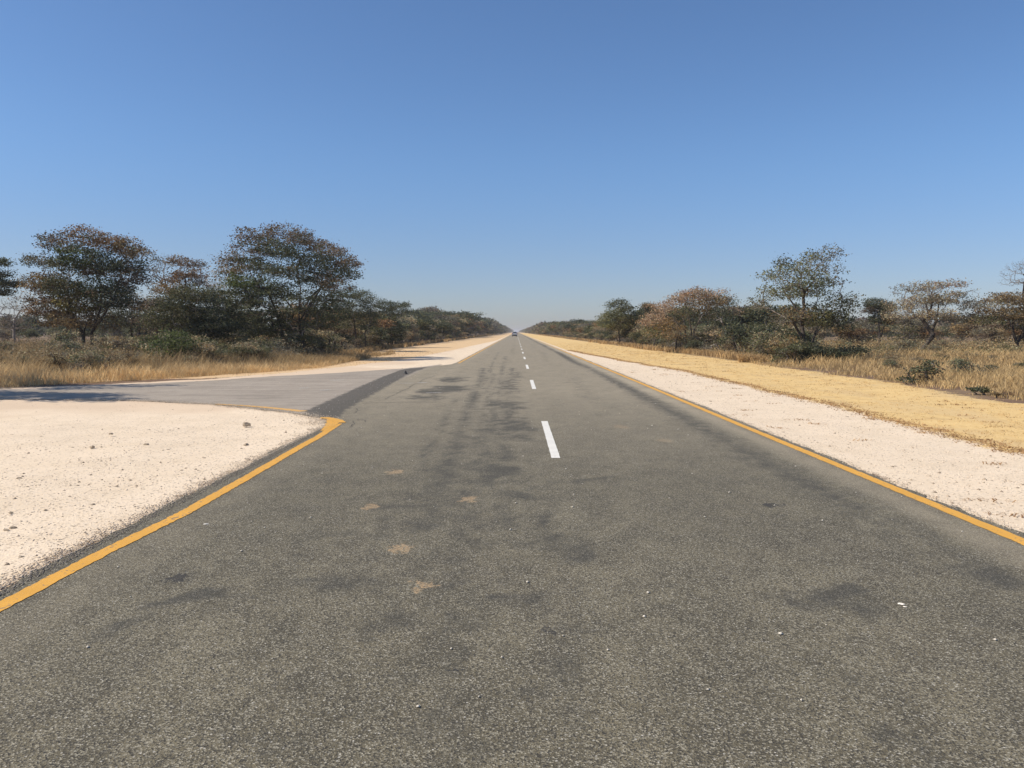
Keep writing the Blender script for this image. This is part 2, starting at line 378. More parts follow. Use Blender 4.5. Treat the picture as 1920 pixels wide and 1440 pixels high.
for a in [(835, 730, 50, 9, .9), (850, 711, 30, 5, .8), (800, 745, 45, 7, .6), (955, 722, 22, 22, .5), (955, 760, 45, 10, .6), (965, 703, 20, 10, .5),
          (955, 800, 60, 25, .55), (975, 822, 26, 9, .7), (920, 885, 40, 26, .7), (960, 925, 50, 22, .5), (1020, 985, 42, 14, .75), (1040, 1020, 60, 30, .55),
          (985, 1128, 55, 26, .95), (905, 1128, 50, 14, .5), (1210, 1092, 50, 16, .5), (1540, 1115, 80, 22, .65), (1600, 1275, 40, 18, .55), (1100, 900, 35, 6, .55),
          (640, 1100, 120, 26, .4), (700, 960, 60, 12, .4), (380, 1130, 130, 26, .5), (300, 1082, 60, 16, .5), (1150, 905, 28, 5, .5), (1480, 965, 40, 8, .3),
          (1500, 1000, 70, 16, .35), (620, 1010, 70, 14, .35), (1340, 1220, 60, 20, .4), (1650, 1350, 120, 30, .45), (1100, 1290, 90, 30, .4), (500, 1380, 140, 40, .5), (240, 1170, 60, 16, .45),
          (960, 1290, 50, 16, .3), (760, 1160, 70, 18, .35), (1720, 1180, 90, 24, .4), (1840, 1080, 80, 30, .6)]:
    spot(*a)
tr1 = [G(*p) for p in [(906, 690), (900, 720), (882, 760), (868, 800), (845, 860), (820, 920), (792, 990)]]
tr2 = [G(*p) for p in [(925, 700), (915, 740), (905, 790), (890, 840)]]
for sx_, ps in [(.22, [(948, 668), (940, 700), (930, 750), (915, 820), (890, 920), (850, 1060)]), (.25, [(960, 690), (956, 740), (952, 800), (945, 880), (935, 980), (925, 1100)]), (.16, [(934, 660), (920, 690), (905, 730)]), (.15, [(860, 740), (800, 850), (720, 1000), (640, 1130)]), (.2, [(1030, 900), (1040, 1000), (1060, 1150), (1090, 1350)])]:
    stain = np.maximum(stain, 0.42 * soft(line_dist([G(*p) for p in ps], WX * .3 + X * .7, Yv), sx_) * (0.3 + 0.9 * vnoise(X, Yv, 1.4, 210)))
tr3 = [G(*p) for p in [(1205, 905), (1190, 950), (1170, 1000), (1120, 1010)]]
stain = np.maximum(stain, 0.50 * soft(line_dist(tr1, X, Yv), 0.30) * (0.55 + 0.6 * vnoise(X, Yv, 1.1, 206))); stain = np.maximum(stain, 0.33 * soft(line_dist(tr2, X, Yv), 0.22))
wob = (vnoise(Yv, X * 0, 9, 5) - 0.5) * 0.5
s_r = soft(np.abs(X - 3.35 - wob * .4), 0.42) * (0.35 + 0.5 * vnoise(Yv, X, 6, 6)) * np.clip((Yv - 4) / 5, 0.5, 1) * 0.8
stain = np.maximum(stain, s_r)
stain = np.maximum(stain, 0.30 * soft(np.abs(X - 2.0 - wob), 0.5) * vnoise(Yv, X, 7, 8) * (Yv > 20))
stain = np.maximum(stain, 0.30 * soft(np.abs(X + 0.35 - wob), 0.5) * vnoise(Yv, X, 8, 9))
pale_tone = np.clip((Yv - 9) / 14, 0, 1) * 0.50 + 0.4 * soft(np.abs(X - 3.85), 0.3) + 0.10 * soft(np.abs(X + 2.9), 0.35)  # road colour gets paler with distance, and in bands by the edge lines
pale_tone = np.clip(pale_tone, 0, 0.85)
jm = (Yv > 15.8) & (Yv < 43)
old = np.clip((-3.75 - X) / 0.9, 0, 1) * jm
tar = [(-3.95, 15.9), (-4.1, 17), (-4.25, 20), (-4.45, 25), (-4.65, 30), (-4.75, 35), (-4.45, 40)]
tarm = np.clip(1.25 - line_dist(tar, X, Yv) / 0.46, 0, 1) * jm * np.clip((41 - Yv) / 5, 0, 1)
me = raw_mesh('road', np.stack([X, Yv, X * 0], 1), [q], M_ROAD, attrs=dict(stain=stain, pale_tone=pale_tone, old=old, tar=tarm))
road = tag(link('road', me), kind='structure')

def poly_obj(name, pts, z, mat, parent=None, thick=0.0):
    import bmesh
    bm = bmesh.new(); vs_ = [bm.verts.new((x, y, z)) for x, y in pts]
    bm.faces.new(vs_); bmesh.ops.triangulate(bm, faces=bm.faces[:])
    for f in bm.faces:
        if f.normal.z < 0: f.normal_flip()
    me = bpy.data.meshes.new(name); bm.to_mesh(me); bm.free(); me.materials.append(mat)
    return link(name, me, parent)
def densify(pts, st, jit, seed):
    out = []; r = random.Random(seed)
    for (ax, ay), (bx, by) in zip(pts[:-1], pts[1:]):
        L = math.hypot(bx - ax, by - ay); n = max(1, min(300, int(L / st)))
        for k in range(n):
            f = k / n; nx_, ny_ = -(by - ay) / L, (bx - ax) / L; j = r.uniform(-jit, jit) + jit * 1.2 * math.sin((ax + f * L) * 1.9)
            out.append((ax + (bx - ax) * f + nx_ * j, ay + (by - ay) * f + ny_ * j))
    out.append(pts[-1]); return out
sp = [(-3.9, 16.5)] + densify(side_lo, 0.12, 0.05, 1) + densify(side_up[:-2], 0.15, 0.05, 2) + [(-3.9, 42)]
side = poly_obj('side_road', sp, -0.004, M_SIDE); tag(side, kind='structure')

def ribbon(name, pts, w, z, mat, parent, jit=0.006, step=0.15, seed=0, wf=None):
    pts = densify(pts, step, 0, seed); n = len(pts); r = random.Random(seed); V = []
    for i, (x, y) in enumerate(pts):
        a = pts[max(i - 1, 0)]; b = pts[min(i + 1, n - 1)]; dx, dy = b[0] - a[0], b[1] - a[1]; L = math.hypot(dx, dy) + 1e-9
        ww = w / 2 * (wf(i / n) if wf else 1)
        for s in (-1, 1):
            o = s * (ww + r.uniform(-jit, jit)); V.append((x - dy / L * o, y + dx / L * o, z))
    i = np.arange(n - 1) * 2
    q = np.stack([i, i + 1, i + 3, i + 2], 1)
    me = raw_mesh(name, V, [q], mat)
    me.flip_normals() if me.polygons[0].normal.z < 0 else None
    return link(name, me, parent)
lx = [(-3.17, -20)] + [G(*p) for p in [(0, 1138), (120, 1075), (210, 1028.5), (346, 962), (474, 889.5), (566, 836), (596, 820), (614, 808), (626, 800.5), (635, 794.5)]]
ribbon('edge_line', lx, 0.13, 0.004, M_YEL, road, 0.008, 0.05, 1)
ribbon('edge_line', [G(*p) for p in [(639, 793), (634, 789), (624, 786), (611, 783.8), (601, 784)]], 0.19, 0.0075, M_YEL, road, 0.012, 0.05, 2)
ribbon('edge_line', [G(*p) for p in [(608, 808), (615, 800), (619, 793), (618, 787)]], 0.13, 0.0055, M_YEL, road, 0.02, 0.04, 3)
ribbon('edge_line', [G(*p) for p in [(622, 801), (630, 795), (630, 788)]], 0.10, 0.0065, M_YEL, road, 0.02, 0.04, 8)
ribbon('edge_line', [(4.12, -20), (4.11, 8), (4.09, 15), (4.12, 27), (4.12, 60)], 0.135, 0.004, M_YEL, road, 0.006, 0.1, 4)
ribbon('edge_line', [(4.12, 60), (4.12, 1200)], 0.15, 0.004, M_YELOLD, road, 0.004, 4, 5)
ribbon('edge_line', [(-3.12, 43.2), (-3.12, 60), (-3.12, 1200)], 0.13, 0.004, M_YELOLD, road, 0.004, 2, 6)
ribbon('edge_line', [G(568, 771.3), G(540, 768), G(500, 764), G(450, 760), G(405, 757.6)], 0.26, 0.002, M_YELOLD, side, 0.02, 0.06, 7, lambda f: 1 - 0.6 * f)
# centre line: one dash mesh shared by every dash
cx = 0.535
d0 = ribbon('lane_dash', [(cx, 0), (cx, 4.45)], 0.12, 0.004, M_WHT, road, 0.003, 0.12, 9)
y0 = G(1041, 859)[1]
d0.location.y = y0 - 13.0 * 1
for k in range(0, 60):
    d = d0.copy(); C.objects.link(d); d.location.y = y0 + 13.0 * k
ribbon('lane_dash', [(cx, y0 + 780), (cx, 2500)], 0.1, 0.004, M_WHTOLD, road, 0, 20, 9)
# worn remains of white paint across the junction mouth
for a, b, w in [((748, 719), (776, 718.2), .10), ((782, 718), (802, 717), .10), ((798, 737), (828, 736), .07), ((620, 713), (645, 712), .12), ((600, 731.5), (622, 730.5), .12), ((660, 731), (680, 729.5), .10), ((560, 727.5), (578, 727), .12)]:
    pa, pb = G(*a), G(*b); inr = pa[0] > -4.2
    ribbon('worn_line', [pa, pb], w * 1.3, 0.004 if inr else -0.002, M_WHTOLD, road if inr else side, 0.03, 0.08, int(a[0]))
# cracks
def crack(pts, w, seed, par=None):
    r = random.Random(seed); p = densify([G(*a) for a in pts], 0.12, 0.025, seed)
    ribbon('crack', p, w, 0.003, M_CRACK, par or road, w * 0.3, 0.1, seed)
crack([(722, 749), (745, 738), (768, 726), (790, 714), (815, 704)], 0.014, 1)
crack([(650, 777), (664, 774), (672, 770), (668, 766), (676, 764)], 0.014, 2)
crack([(660, 789), (662, 795), (655, 801)], 0.016, 3); crack([(654, 802), (668, 801), (676, 802)], 0.012, 4); crack([(668, 787), (680, 788), (684, 791)], 0.014, 5)
crack([(680, 756), (720, 755), (770, 754), (830, 755)], 0.03, 6)

# ------------------------------------------------------------------ stones
def stones_mesh(name, pts, sizes, cols, mat, rr):
    """squashed octahedra with uneven corners"""
    n = len(pts)
    base = np.array([(1, 0, 0), (0, 1, 0), (-1, 0, 0), (0, -1, 0), (0, 0, 1), (0, 0, -0.6)], float)
    V = base[None] * (0.6 + 0.7 * rr.random((n, 6, 1)))
    a = rr.random(n) * 6.28; ca, sa = np.cos(a)[:, None], np.sin(a)[:, None]
    x = V[..., 0] * ca - V[..., 1] * sa; y = V[..., 0] * sa + V[..., 1] * ca
    s = sizes[:, None]; zq = 0.45 + 0.4 * rr.random((n, 1))
    W = np.stack([x * s + pts[:, 0:1], y * s + pts[:, 1:2], V[..., 2] * s * zq + pts[:, 2:3] + s * 0.15], -1).reshape(-1, 3)
    f = np.array([(0, 1, 4), (1, 2, 4), (2, 3, 4), (3, 0, 4), (1, 0, 5), (2, 1, 5), (3, 2, 5), (0, 3, 5)])
    Fc = (f[None] + (np.arange(n) * 6)[:, None, None]).reshape(-1, 3)
    return raw_mesh(name, W, [Fc], mat, cols=np.repeat(cols, 6, 0))
def stone_mat():
    t = NT('stone'); n = t.noise(t.pos(), 60, 4)
    return t.done(t.bsdf(t.mix(1.0, t.attr('Col', 'Color'), t.mix(t.step(n, 0.3, 0.7), (0.8, 0.8, 0.8), (1.1, 1.1, 1.1)), 'MULTIPLY'), 0.9, 0.15, t.bump(n, 0.5, 0.005)))
M_STONE = stone_mat()
def gravel(n, xr_, yr_, poly, dens):
    x = rng.uniform(*xr_, n); y = yr_[0] + (yr_[1] - yr_[0]) * rng.random(n) ** 1.6
    ok = (sdf(poly, x, y) > 0.02) & (rng.random(n) < dens(x, y)); x, y = x[ok], y[ok]
    return x, y
x1, y1 = gravel(90000, (-14, -3.5), (3.6, 20), grav_L, lambda x, y: np.clip(1.0 - (-x - 3.5) / 9 - np.clip((y - 12) / 12, 0, .6), 0.10, 1) * (0.25 + vnoise(x, y, 1.3, 31)) * (0.4 + vnoise(x, y, .35, 33)))
x2, y2 = gravel(60000, (4.25, 7.5), (5, 45), grav_R, lambda x, y: (0.25 + vnoise(x, y, 1.3, 32)) * 0.9)
x = np.concatenate([x1, x2]); y = np.concatenate([y1, y2]); n = len(x)
sz = 0.005 + 0.011 * rng.random(n) ** 3 + (rng.random(n) < 0.06) * 0.014 * rng.random(n)
g = rng.random((n, 1)); cols = (1 - g) * np.array([[0.78, 0.65, 0.50]]) + g * np.array([[0.60, 0.49, 0.37]])
dk = (rng.random(n) < 0.16) | (sz > 0.021); cols[dk] = np.array((0.42, 0.335, 0.245)) * (0.7 + 0.6 * rng.random((dk.sum(), 1)))
tag(link('gravel', stones_mesh('gravel', np.stack([x, y, gz(x, y) - 0.003], 1), sz, cols, M_STONE, rng)), label='loose pale calcrete gravel strewn over both road shoulders', cat='gravel', kind='stuff')
# grit along the ragged asphalt edge and scattered chips on the road
n = 16000; x = np.concatenate([-3.40 - np.abs(rng.normal(0, 0.07, n // 2)) + 0.08, 4.30 + rng.normal(0, 0.05, n // 2)]); y = 3.5 + 30 * rng.random(n) ** 1.8
ok = (y < 14.5) | (x > 0); x, y = x[ok], y[ok]; n = len(x)
g = rng.random((n, 1)); cols = (1 - g) * np.array([[0.16, 0.14, 0.12]]) + g * np.array([[0.30, 0.26, 0.21]])
tag(link('edge_grit', stones_mesh('edge_grit', np.stack([x, y, np.where((x > -3.42) & (x < 4.25), 0.0, -0.02)], 1), 0.004 + 0.008 * rng.random(n) ** 2, cols, M_STONE, rng)), label='dark grit broken loose along the asphalt edges', cat='grit', kind='stuff')
n = 420; x = rng.uniform(-5.0, 4.0, n); y = 3.5 + 35 * rng.random(n) ** 1.4
m = (x > -3.1) | ((y > 16.5) & (x > -4.8)); x, y = x[m], y[m]
xa = rng.uniform(-4.9, -3.7, 160); ya = rng.uniform(16.3, 34, 160); x = np.concatenate([x, xa]); y = np.concatenate([y, ya]); n = len(x)
cols = np.repeat(np.array([[0.66, 0.6, 0.5]]), n, 0) * (0.7 + 0.4 * rng.random((n, 1)))
tag(link('road_chips', stones_mesh('road_chips', np.stack([x, y, np.full(n, 0.003)], 1), 0.004 + 0.012 * rng.random(n) ** 2, cols, M_STONE, rng)), label='small pale stone chips lying loose on the asphalt', cat='stone chips', kind='stuff')

# pale stones kicked out of the gravel onto the asphalt edges
pl = [(-3.72, 14.6), (-3.8, 15.7), (-4.5, 16.6)] + side_lo[1:6]
sp_ = []
for _ in range(5200):
    i = rng.integers(len(pl) - 1); f = rng.random(); sp_.append((pl[i][0] * (1 - f) + pl[i + 1][0] * f + rng.normal(0, .16), pl[i][1] * (1 - f) + pl[i + 1][1] * f + rng.normal(0.03, .14)))
for _ in range(4200):
    yy = 3.6 + 11 * rng.random() ** 1.5; sp_.append((-3.44 - abs(rng.normal(0, .10)) + .03, yy))
for _ in range(2600):
    yy = 5 + 40 * rng.random() ** 1.7; sp_.append((4.27 + abs(rng.normal(0, .07)) - .03, yy))
for _ in range(500):
    sp_.append((rng.uniform(-12, -5.6), rng.uniform(17, 33)))
sp_ = np.array(sp_); sp_ = sp_[(sp_[:, 0] < -3.36) | (sp_[:, 0] > 4.22)]; n = len(sp_); g = rng.random((n, 1))
cols = (1 - g) * np.array([[0.70, 0.58, 0.44]]) + g * np.array([[0.42, 0.34, 0.26]])
tag(link('spilled_gravel', stones_mesh('spilled_gravel', np.column_stack([sp_, np.full(n, 0.0)]), 0.004 + 0.011 * rng.random(n) ** 2, cols, M_STONE, rng)), label='pale stones kicked from the gravel onto the asphalt edges', cat='gravel', kind='stuff')
def rock(px, py, wpx, col, name, label, flat=0.6, z=-0.02):
    import bmesh
    x, y = G(px, py); x2, _ = G(px + wpx / 2, py); s = (x2 - x) * 0.85
    bm = bmesh.new(); bmesh.ops.create_icosphere(bm, subdivisions=2, radius=1)
    r = random.Random(px)
    for v in bm.verts:
        k = 0.72 + 0.5 * r.random(); v.co = Vector((v.co.x * s * k, v.co.y * s * 0.8 * k, max(v.co.z, -0.3) * s * flat * k))
    me = bpy.data.meshes.new(name); bm.to_mesh(me); bm.free(); 
    a = me.attributes.new('Col', 'FLOAT_COLOR', 'POINT'); c = np.ones((len(me.vertices), 4), np.float32); c[:, :3] = col; a.data.foreach_set('color', c.ravel())
    me.materials.append(M_STONE)
    o = link(name, me); o.location = (x, y, z + s * flat * 0.2); return tag(o, label, 'stone')
DK = (0.40, 0.32, 0.23)
rock(462, 796, 19, DK, 'stone', 'largest brown stone on the pale gravel, short of the junction tip', 0.8)
rock(461, 832, 12, DK, 'stone', 'small brown stone on pale gravel, just nearer than the largest one', 0.6)
rock(208, 812, 10, DK, 'stone', 'lone dark stone out on the smooth pale sand before the side road')
rock(173, 837, 12, DK, 'stone', 'brown stone where smooth sand turns to coarse gravel', 0.7)
rock(274, 832, 12, DK, 'stone', 'brown stone between the smooth sand and the largest stone', 0.6)
rock(36, 894, 13, DK, 'stone', 'flat dark stone at the frame edge of the gravel pull-off', 0.4)
rock(12, 990, 14, DK, 'stone', 'flat dark clod farther back of two by the edge of the picture', 0.4)
rock(24, 986, 16, DK, 'stone', 'dark clod touching the flat one by the edge of the picture', 0.45)
rock(20, 958, 10, DK, 'stone', 'small dark stone behind the two clods by the picture edge')
rock(174, 943, 12, (0.36, 0.29, 0.22), 'stone', 'tan stone on gravel midway along the near yellow line', 0.5)
rock(40, 1041, 12, DK, 'stone', 'dark stone on gravel nearest the start of the yellow line', 0.6)
rock(1690, 1134, 14, (0.80, 0.74, 0.64), 'stone_chip', 'larger white stone chip lying on the lane beside the dash line', 0.3, 0.004)
rock(1697, 1139, 8, (0.72, 0.66, 0.56), 'stone_chip', 'smaller white chip just in front of the larger white one', 0.3, 0.004)
rock(386, 983, 12, (0.58, 0.55, 0.50), 'stone_chip', 'flat grey-white chip on asphalt near the yellow line', 0.15, 0.002)
# small black pointed stone standing on the side road
x, y = G(760, 701)
V = [(-0.11, -0.08, 0), (0.10, -0.09, 0), (0.12, 0.07, 0), (-0.07, 0.09, 0), (-0.06, -0.02, 0.10), (0.02, 0.0, 0.17), (0.07, 0.02, 0.09), (0.0, -0.06, 0.09)]
V = [(a * .75, b * .75, c * .8) for a, b, c in V]
fs = [(0, 1, 7), (0, 7, 4), (1, 6, 7), (1, 2, 6), (2, 3, 6), (3, 5, 6), (3, 4, 5), (3, 0, 4), (4, 7, 5), (7, 6, 5)]
o = link('stone', raw_mesh('black_stone', V, [np.array(fs)], simple('black_rubber', (0.02, 0.02, 0.02)))); o.location = (x, y, 0.0)
tag(o, 'small black pointed lump on the side road beside the tar strip', 'stone')

# ------------------------------------------------------------------ grass
def blades(x, y, z0, h, w, lean, cols, mat, name):
    n = len(x); a = rng.random(n) * 6.283; la = rng.random(n) * 6.283
    dx, dy = np.cos(a) * w / 2, np.sin(a) * w / 2
    tx, ty = np.cos(la) * lean * h, np.sin(la) * lean * h
    V = np.empty((n, 5, 3))
    V[:, 0] = np.stack([x - dx, y - dy, z0], 1); V[:, 1] = np.stack([x + dx, y + dy, z0], 1)
    V[:, 2] = np.stack([x + dx * .8 + tx * .35, y + dy * .8 + ty * .35, z0 + h * .55], 1)
    V[:, 3] = np.stack([x - dx * .8 + tx * .35, y - dy * .8 + ty * .35, z0 + h * .55], 1)
    V[:, 4] = np.stack([x + tx, y + ty, z0 + h * (1 - 0.25 * lean)], 1)
    b = (np.arange(n) * 5)[:, None]
    q = b + np.array([[0, 1, 2, 3]]); t = b + np.array([[3, 2, 4]])
    return raw_mesh(name, V.reshape(-1, 3), [q, t], mat, cols=np.repeat(cols, 5, 0))
def lerp_cols(A, B, n, k=1.0):
    g = rng.random((n, 1)) ** k; return (1 - g) * np.array([A]) + g * np.array([B])
def tufts(ntuft, per, region, sig, seed):
    x, y = region(ntuft)
    xx = np.repeat(x, per); yy = np.repeat(y, per)
    return xx + rng.normal(0, sig, len(xx)), yy + rng.normal(0, sig, len(xx)), np.repeat(np.arange(len(x)), per)
# mown straw on the right verge
def reg_verge(n):
    y = 9 + 130 * rng.random(n) ** 1.9; x = rng.uniform(4.4, 13.4, n)
    d = sdf(straw_R, x, y); dgv = sdf(grav_R, x, y)
    ok = (d > -0.4) & ((dgv < -0.05 - 0.35 * vnoise(x, y, 1.2, 41))) & (rng.random(n) < (0.25 + 0.9 * vnoise(x, y, 0.9, 42)) * np.clip((139 - y) / 70, 0, 1)); return x[ok], y[ok]
x, y, ti = tufts(22000, 7, reg_verge, 0.06, 1); n = len(x)
h = 0.015 + 0.045 * rng.random(n) ** 2; cols = lerp_cols((0.79, 0.575, 0.275), (0.58, 0.41, 0.19), n); cols[rng.random(n) < 0.05] = (0.30, 0.20, 0.11)
tag(link('mown_grass', blades(x, y, gz(x, y) - 0.01, h, 0.006 + y * 0.0003, 1.8, cols, M_STRAW, 'mown_grass')), 'short golden mown grass covering the verge past the gravel shoulder', 'grass', kind='stuff')
# orange-brown litter line between gravel and verge, and on the sandy bank
n0 = 10000; y = 9 + 66 * rng.random(n0) ** 1.6; xb = np.interp(y, [12, 20, 35, 45, 62, 76], [7.25, 7.35, 7.3, 6.5, 5.4, 4.7]); x = xb + rng.normal(0.12, 0.16, n0)
x3 = rng.uniform(-13, -4, 9000); y3 = rng.uniform(27, 75, 9000); ok = (sdf(sand_L, x3, y3) > 0) & (sdf(grav_L2, x3, y3) < 0.3) & (rng.random(9000) < vnoise(x3, y3, 2.2, 44) ** 1.5)
yv = 10 + 60 * rng.random(260) ** 1.4; xv = rng.uniform(7, 13.2, 260); kv = rng.integers(3, 16, 260)          # brown wisps out on the verge
yw = 7 + 30 * rng.random(34) ** 1.3; xw = rng.uniform(4.5, 7.2, 34); kw_ = rng.integers(8, 26, 34)             # and on the gravel shoulder
x4 = np.concatenate([np.repeat(xv, kv), np.repeat(xw, kw_)]); y4 = np.concatenate([np.repeat(yv, kv), np.repeat(yw, kw_)])
x4 = x4 + rng.normal(0, .10, len(x4)); y4 = y4 + rng.normal(0, .05, len(y4))
x = np.concatenate([x, x3[ok], x4]); y = np.concatenate([y, y3[ok], y4]); n = len(x)
cols = lerp_cols((0.55, 0.36, 0.18), (0.30, 0.17, 0.09), n)
tag(link('straw_litter', blades(x, y, gz(x, y) - 0.01, 0.02 + 0.05 * rng.random(n), np.full(n, 0.012) + y * 0.0004, 2.2, cols, M_STRAW, 'straw_litter')), 'reddish straw litter along the edges of the gravel shoulders', 'litter', kind='stuff')
# tall grass
def reg_tallR(n):
    y = 14 + 95 * rng.random(n) ** 1.3; x = 12.6 + (y * 0.72 - 6) * rng.random(n)
    d = sdf(straw_R, x, y); ok = (d < 1.1 - 2.4 * vnoise(x, y, 1.9, 51)) & (x > 11.3) & (rng.random(n) < 0.3 + 1.0 * vnoise(x, y, 2.4, 52)); return x[ok], y[ok]
x, y, ti = tufts(20000, 9, reg_tallR, 0.13, 2); n = len(x); nt = ti.max() + 1
th = (0.32 + 0.40 * rng.random(nt)) * (0.6 + 0.7 * vnoise(x[::9][:nt], y[::9][:nt], 3.5, 53)); h = th[ti] * (0.6 + 0.5 * rng.random(n))
dv = np.clip(-sdf(straw_R, x, y), 0, 3) / 3; h *= 0.35 + 0.75 * dv
tone = rng.random((nt, 1))[ti]; hue = vnoise(x, y, 5, 54)[:, None]
cols = (np.array([[0.76, 0.56, 0.28]]) * (1 - tone) + np.array([[0.50, 0.36, 0.19]]) * tone) * (0.85 + 0.3 * rng.random((n, 1)))
cols = cols * (1 - hue * .4) + np.array([[0.30, 0.23, 0.13]]) * hue * .4
tag(link('tall_grass', blades(x, y, gz(x, y) - 0.01, h, 0.010 + y * 0.00035, 0.55, cols, M_STRAW, 'tall_grass')), 'knee-high tan dry grass between the golden verge and the scrub', 'grass', kind='stuff')
def reg_tallL(n):
    u = rng.random(n); x = -9.5 - 50 * u ** 1.2; base = np.interp(x, [-60, -24, -16, -13.5, -10.5, -9], [24.2, 23.8, 24.4, 28.0, 34.0, 39])
    y = base + 0.5 + 14 * rng.random(n) ** 1.6
    far = rng.random(n) < 0.35; y = np.where(far, base + 6 + 20 * rng.random(n), y)
    ok = (rng.random(n) < 0.35 + 0.9 * vnoise(x, y, 2.0, 61)) & (sdf(side_poly, x, y) < -0.25); return x[ok], y[ok]
x, y, ti = tufts(22000, 10, reg_tallL, 0.12, 3); n = len(x); nt = ti.max() + 1
base = np.interp(x, [-60, -24, -16, -13.5, -10.5, -9], [24.2, 23.8, 24.4, 28.0, 34.0, 39])
amp = np.interp(x, [-60, -20, -14, -11, -9], [1.05, 1.0, 0.85, 0.5, 0.35]) * np.clip((y - base) / 1.2, 0.25, 1) * (1 + 0.45 * (y - base > 6))
th = 0.40 + 0.55 * rng.random(nt); h = th[ti] * amp * (0.55 + 0.55 * rng.random(n)) * (0.6 + 0.7 * vnoise(x, y, 1.6, 62))
deep = np.clip((y - base - 3) / 5, 0, 1)[:, None]; tone = np.clip(rng.random((nt, 1))[ti] + deep * .6, 0, 1); cols = (1 - 0.35 * deep) * (np.array([[0.84, 0.65, 0.36]]) * (1 - tone) + np.array([[0.60, 0.44, 0.24]]) * tone) * (0.85 + 0.3 * rng.random((n, 1)))
tag(link('tall_grass', blades(x, y, gz(x, y) - 0.01, h, np.full(n, 0.014), 0.5, cols, M_STRAW, 'tall_grass_bank')), 'thick tan dry grass bank along the far edge of the side road', 'grass', kind='stuff')
# low edging grass against the treelines further out
y = 45 + 400 * rng.random(26000) ** 1.7; s = rng.random(26000) < 0.5
x = np.where(s, 12.7, -12.6) + np.where(s, 1, -1) * np.abs(rng.normal(0, 0.8, 26000)) + (vnoise(y, y * 0, 7, 71) - 0.5) * 1.4; n = len(x)
cols = lerp_cols((0.62, 0.44, 0.22), (0.36, 0.25, 0.14), n)
tag(link('edging_grass', blades(x, y, gz(x, y) - 0.01, 0.25 + 0.35 * rng.random(n), 0.02 + y * 0.0005, 0.5, cols, M_STRAW, 'edging_grass')), 'dry grass fringe at the foot of both distant bush lines', 'grass', kind='stuff')

# ------------------------------------------------------------------ trees
PAL = dict(
    olive=[(0.095, 0.100, 0.048), (0.065, 0.072, 0.038), (0.135, 0.13, 0.06)],
    dark=[(0.070, 0.084, 0.050), (0.052, 0.062, 0.042), (0.10, 0.112, 0.06)],
    green=[(0.075, 0.10, 0.037), (0.055, 0.075, 0.03), (0.11, 0.135, 0.05)],
    rust=[(0.20, 0.127, 0.072), (0.145, 0.094, 0.058), (0.26, 0.175, 0.095)],
    brown=[(0.21, 0.15, 0.075), (0.14, 0.105, 0.06), (0.27, 0.20, 0.10)],
    plum=[(0.13, 0.10, 0.076), (0.095, 0.08, 0.06), (0.17, 0.13, 0.09)],
    pink=[(0.29, 0.195, 0.14), (0.20, 0.145, 0.105), (0.36, 0.27, 0.19)],
    tan=[(0.30, 0.23, 0.14), (0.20, 0.155, 0.10), (0.38, 0.31, 0.20)],
    grey=[(0.15, 0.145, 0.11), (0.11, 0.105, 0.08), (0.20, 0.19, 0.14)],
    sage=[(0.14, 0.155, 0.085), (0.10, 0.115, 0.065), (0.18, 0.19, 0.11)],
    yellow=[(0.20, 0.17, 0.055), (0.14, 0.13, 0.05), (0.26, 0.22, 0.07)],
)
PAL = {k: [tuple(min(x * 1.25, 0.42) for x in c) for c in v] for k, v in PAL.items()}
PK = list(PAL)
def grow(trunks, att, bf=0.25, seg=0.45, jit=0.06, r_=None):
    """trunks: polylines (the first point on the ground); att: points to reach. Balanced spanning tree."""
    r_ = r_ or rng
    pos = []; par = []; pl = []
    for t in trunks:
        t = [np.array(p, float) for p in t]; last = -1
        for i, p in enumerate(t):
            if i == 0 and pos and p[2] > 0.3:
                last = int(np.argmin([np.linalg.norm(p - q_) for q_ in pos])); continue
            if i == 0: pos.append(p); par.append(-1); pl.append(0); last = len(pos) - 1; continue
            a = pos[last]; L = np.linalg.norm(p - a); k = max(1, int(L / seg))
            for j in range(1, k + 1):
                q = a + (p - a) * j / k + (r_.normal(0, 0.03, 3) * L * 0.3 if j < k else 0)
                pos.append(q); par.append(last); pl.append(pl[last] + L / k); last = len(pos) - 1
    att = np.asarray(att, float); N = len(att); alive = np.ones(N, bool)
    best = np.full(N, 1e9); bj = np.zeros(N, int)
    ntr = len(pos)
    def relax(j):
        d = np.linalg.norm(att - pos[j], axis=1); low = 0.0
        c = d + bf * pl[j]
        m = c < best; best[m] = c[m]; bj[m] = j
    for j in range(ntr):
        if pos[j][2] > 0.25 * max(p[2] for p in pos[:ntr]): relax(j)
    for _ in range(N):
        k = int(np.argmin(np.where(alive, best, 1e12))); alive[k] = False
        j = bj[k]; a = pos[j]; b = att[k]; L = np.linalg.norm(b - a); n = max(1, int(L / seg))
        last = j; new = []
        for i in range(1, n + 1):
            f = i / n; q = a + (b - a) * f
            if i < n: q = q + r_.normal(0, jit, 3) * min(L, 1.2) + np.array([0, 0, 0.10 * L * math.sin(f * math.pi)])
            pos.append(q); par.append(last); pl.append(pl[last] + L / n); last = len(pos) - 1; relax(last)
    pos = np.array(pos); par = np.array(par); cnt = np.zeros(len(pos)); has = np.zeros(len(pos), bool)
    has[par[par >= 0]] = True; cnt[~has] = 1
    for i in range(len(pos) - 1, -1, -1):
        if par[i] >= 0: cnt[par[i]] += cnt[i]
    return pos, par, cnt
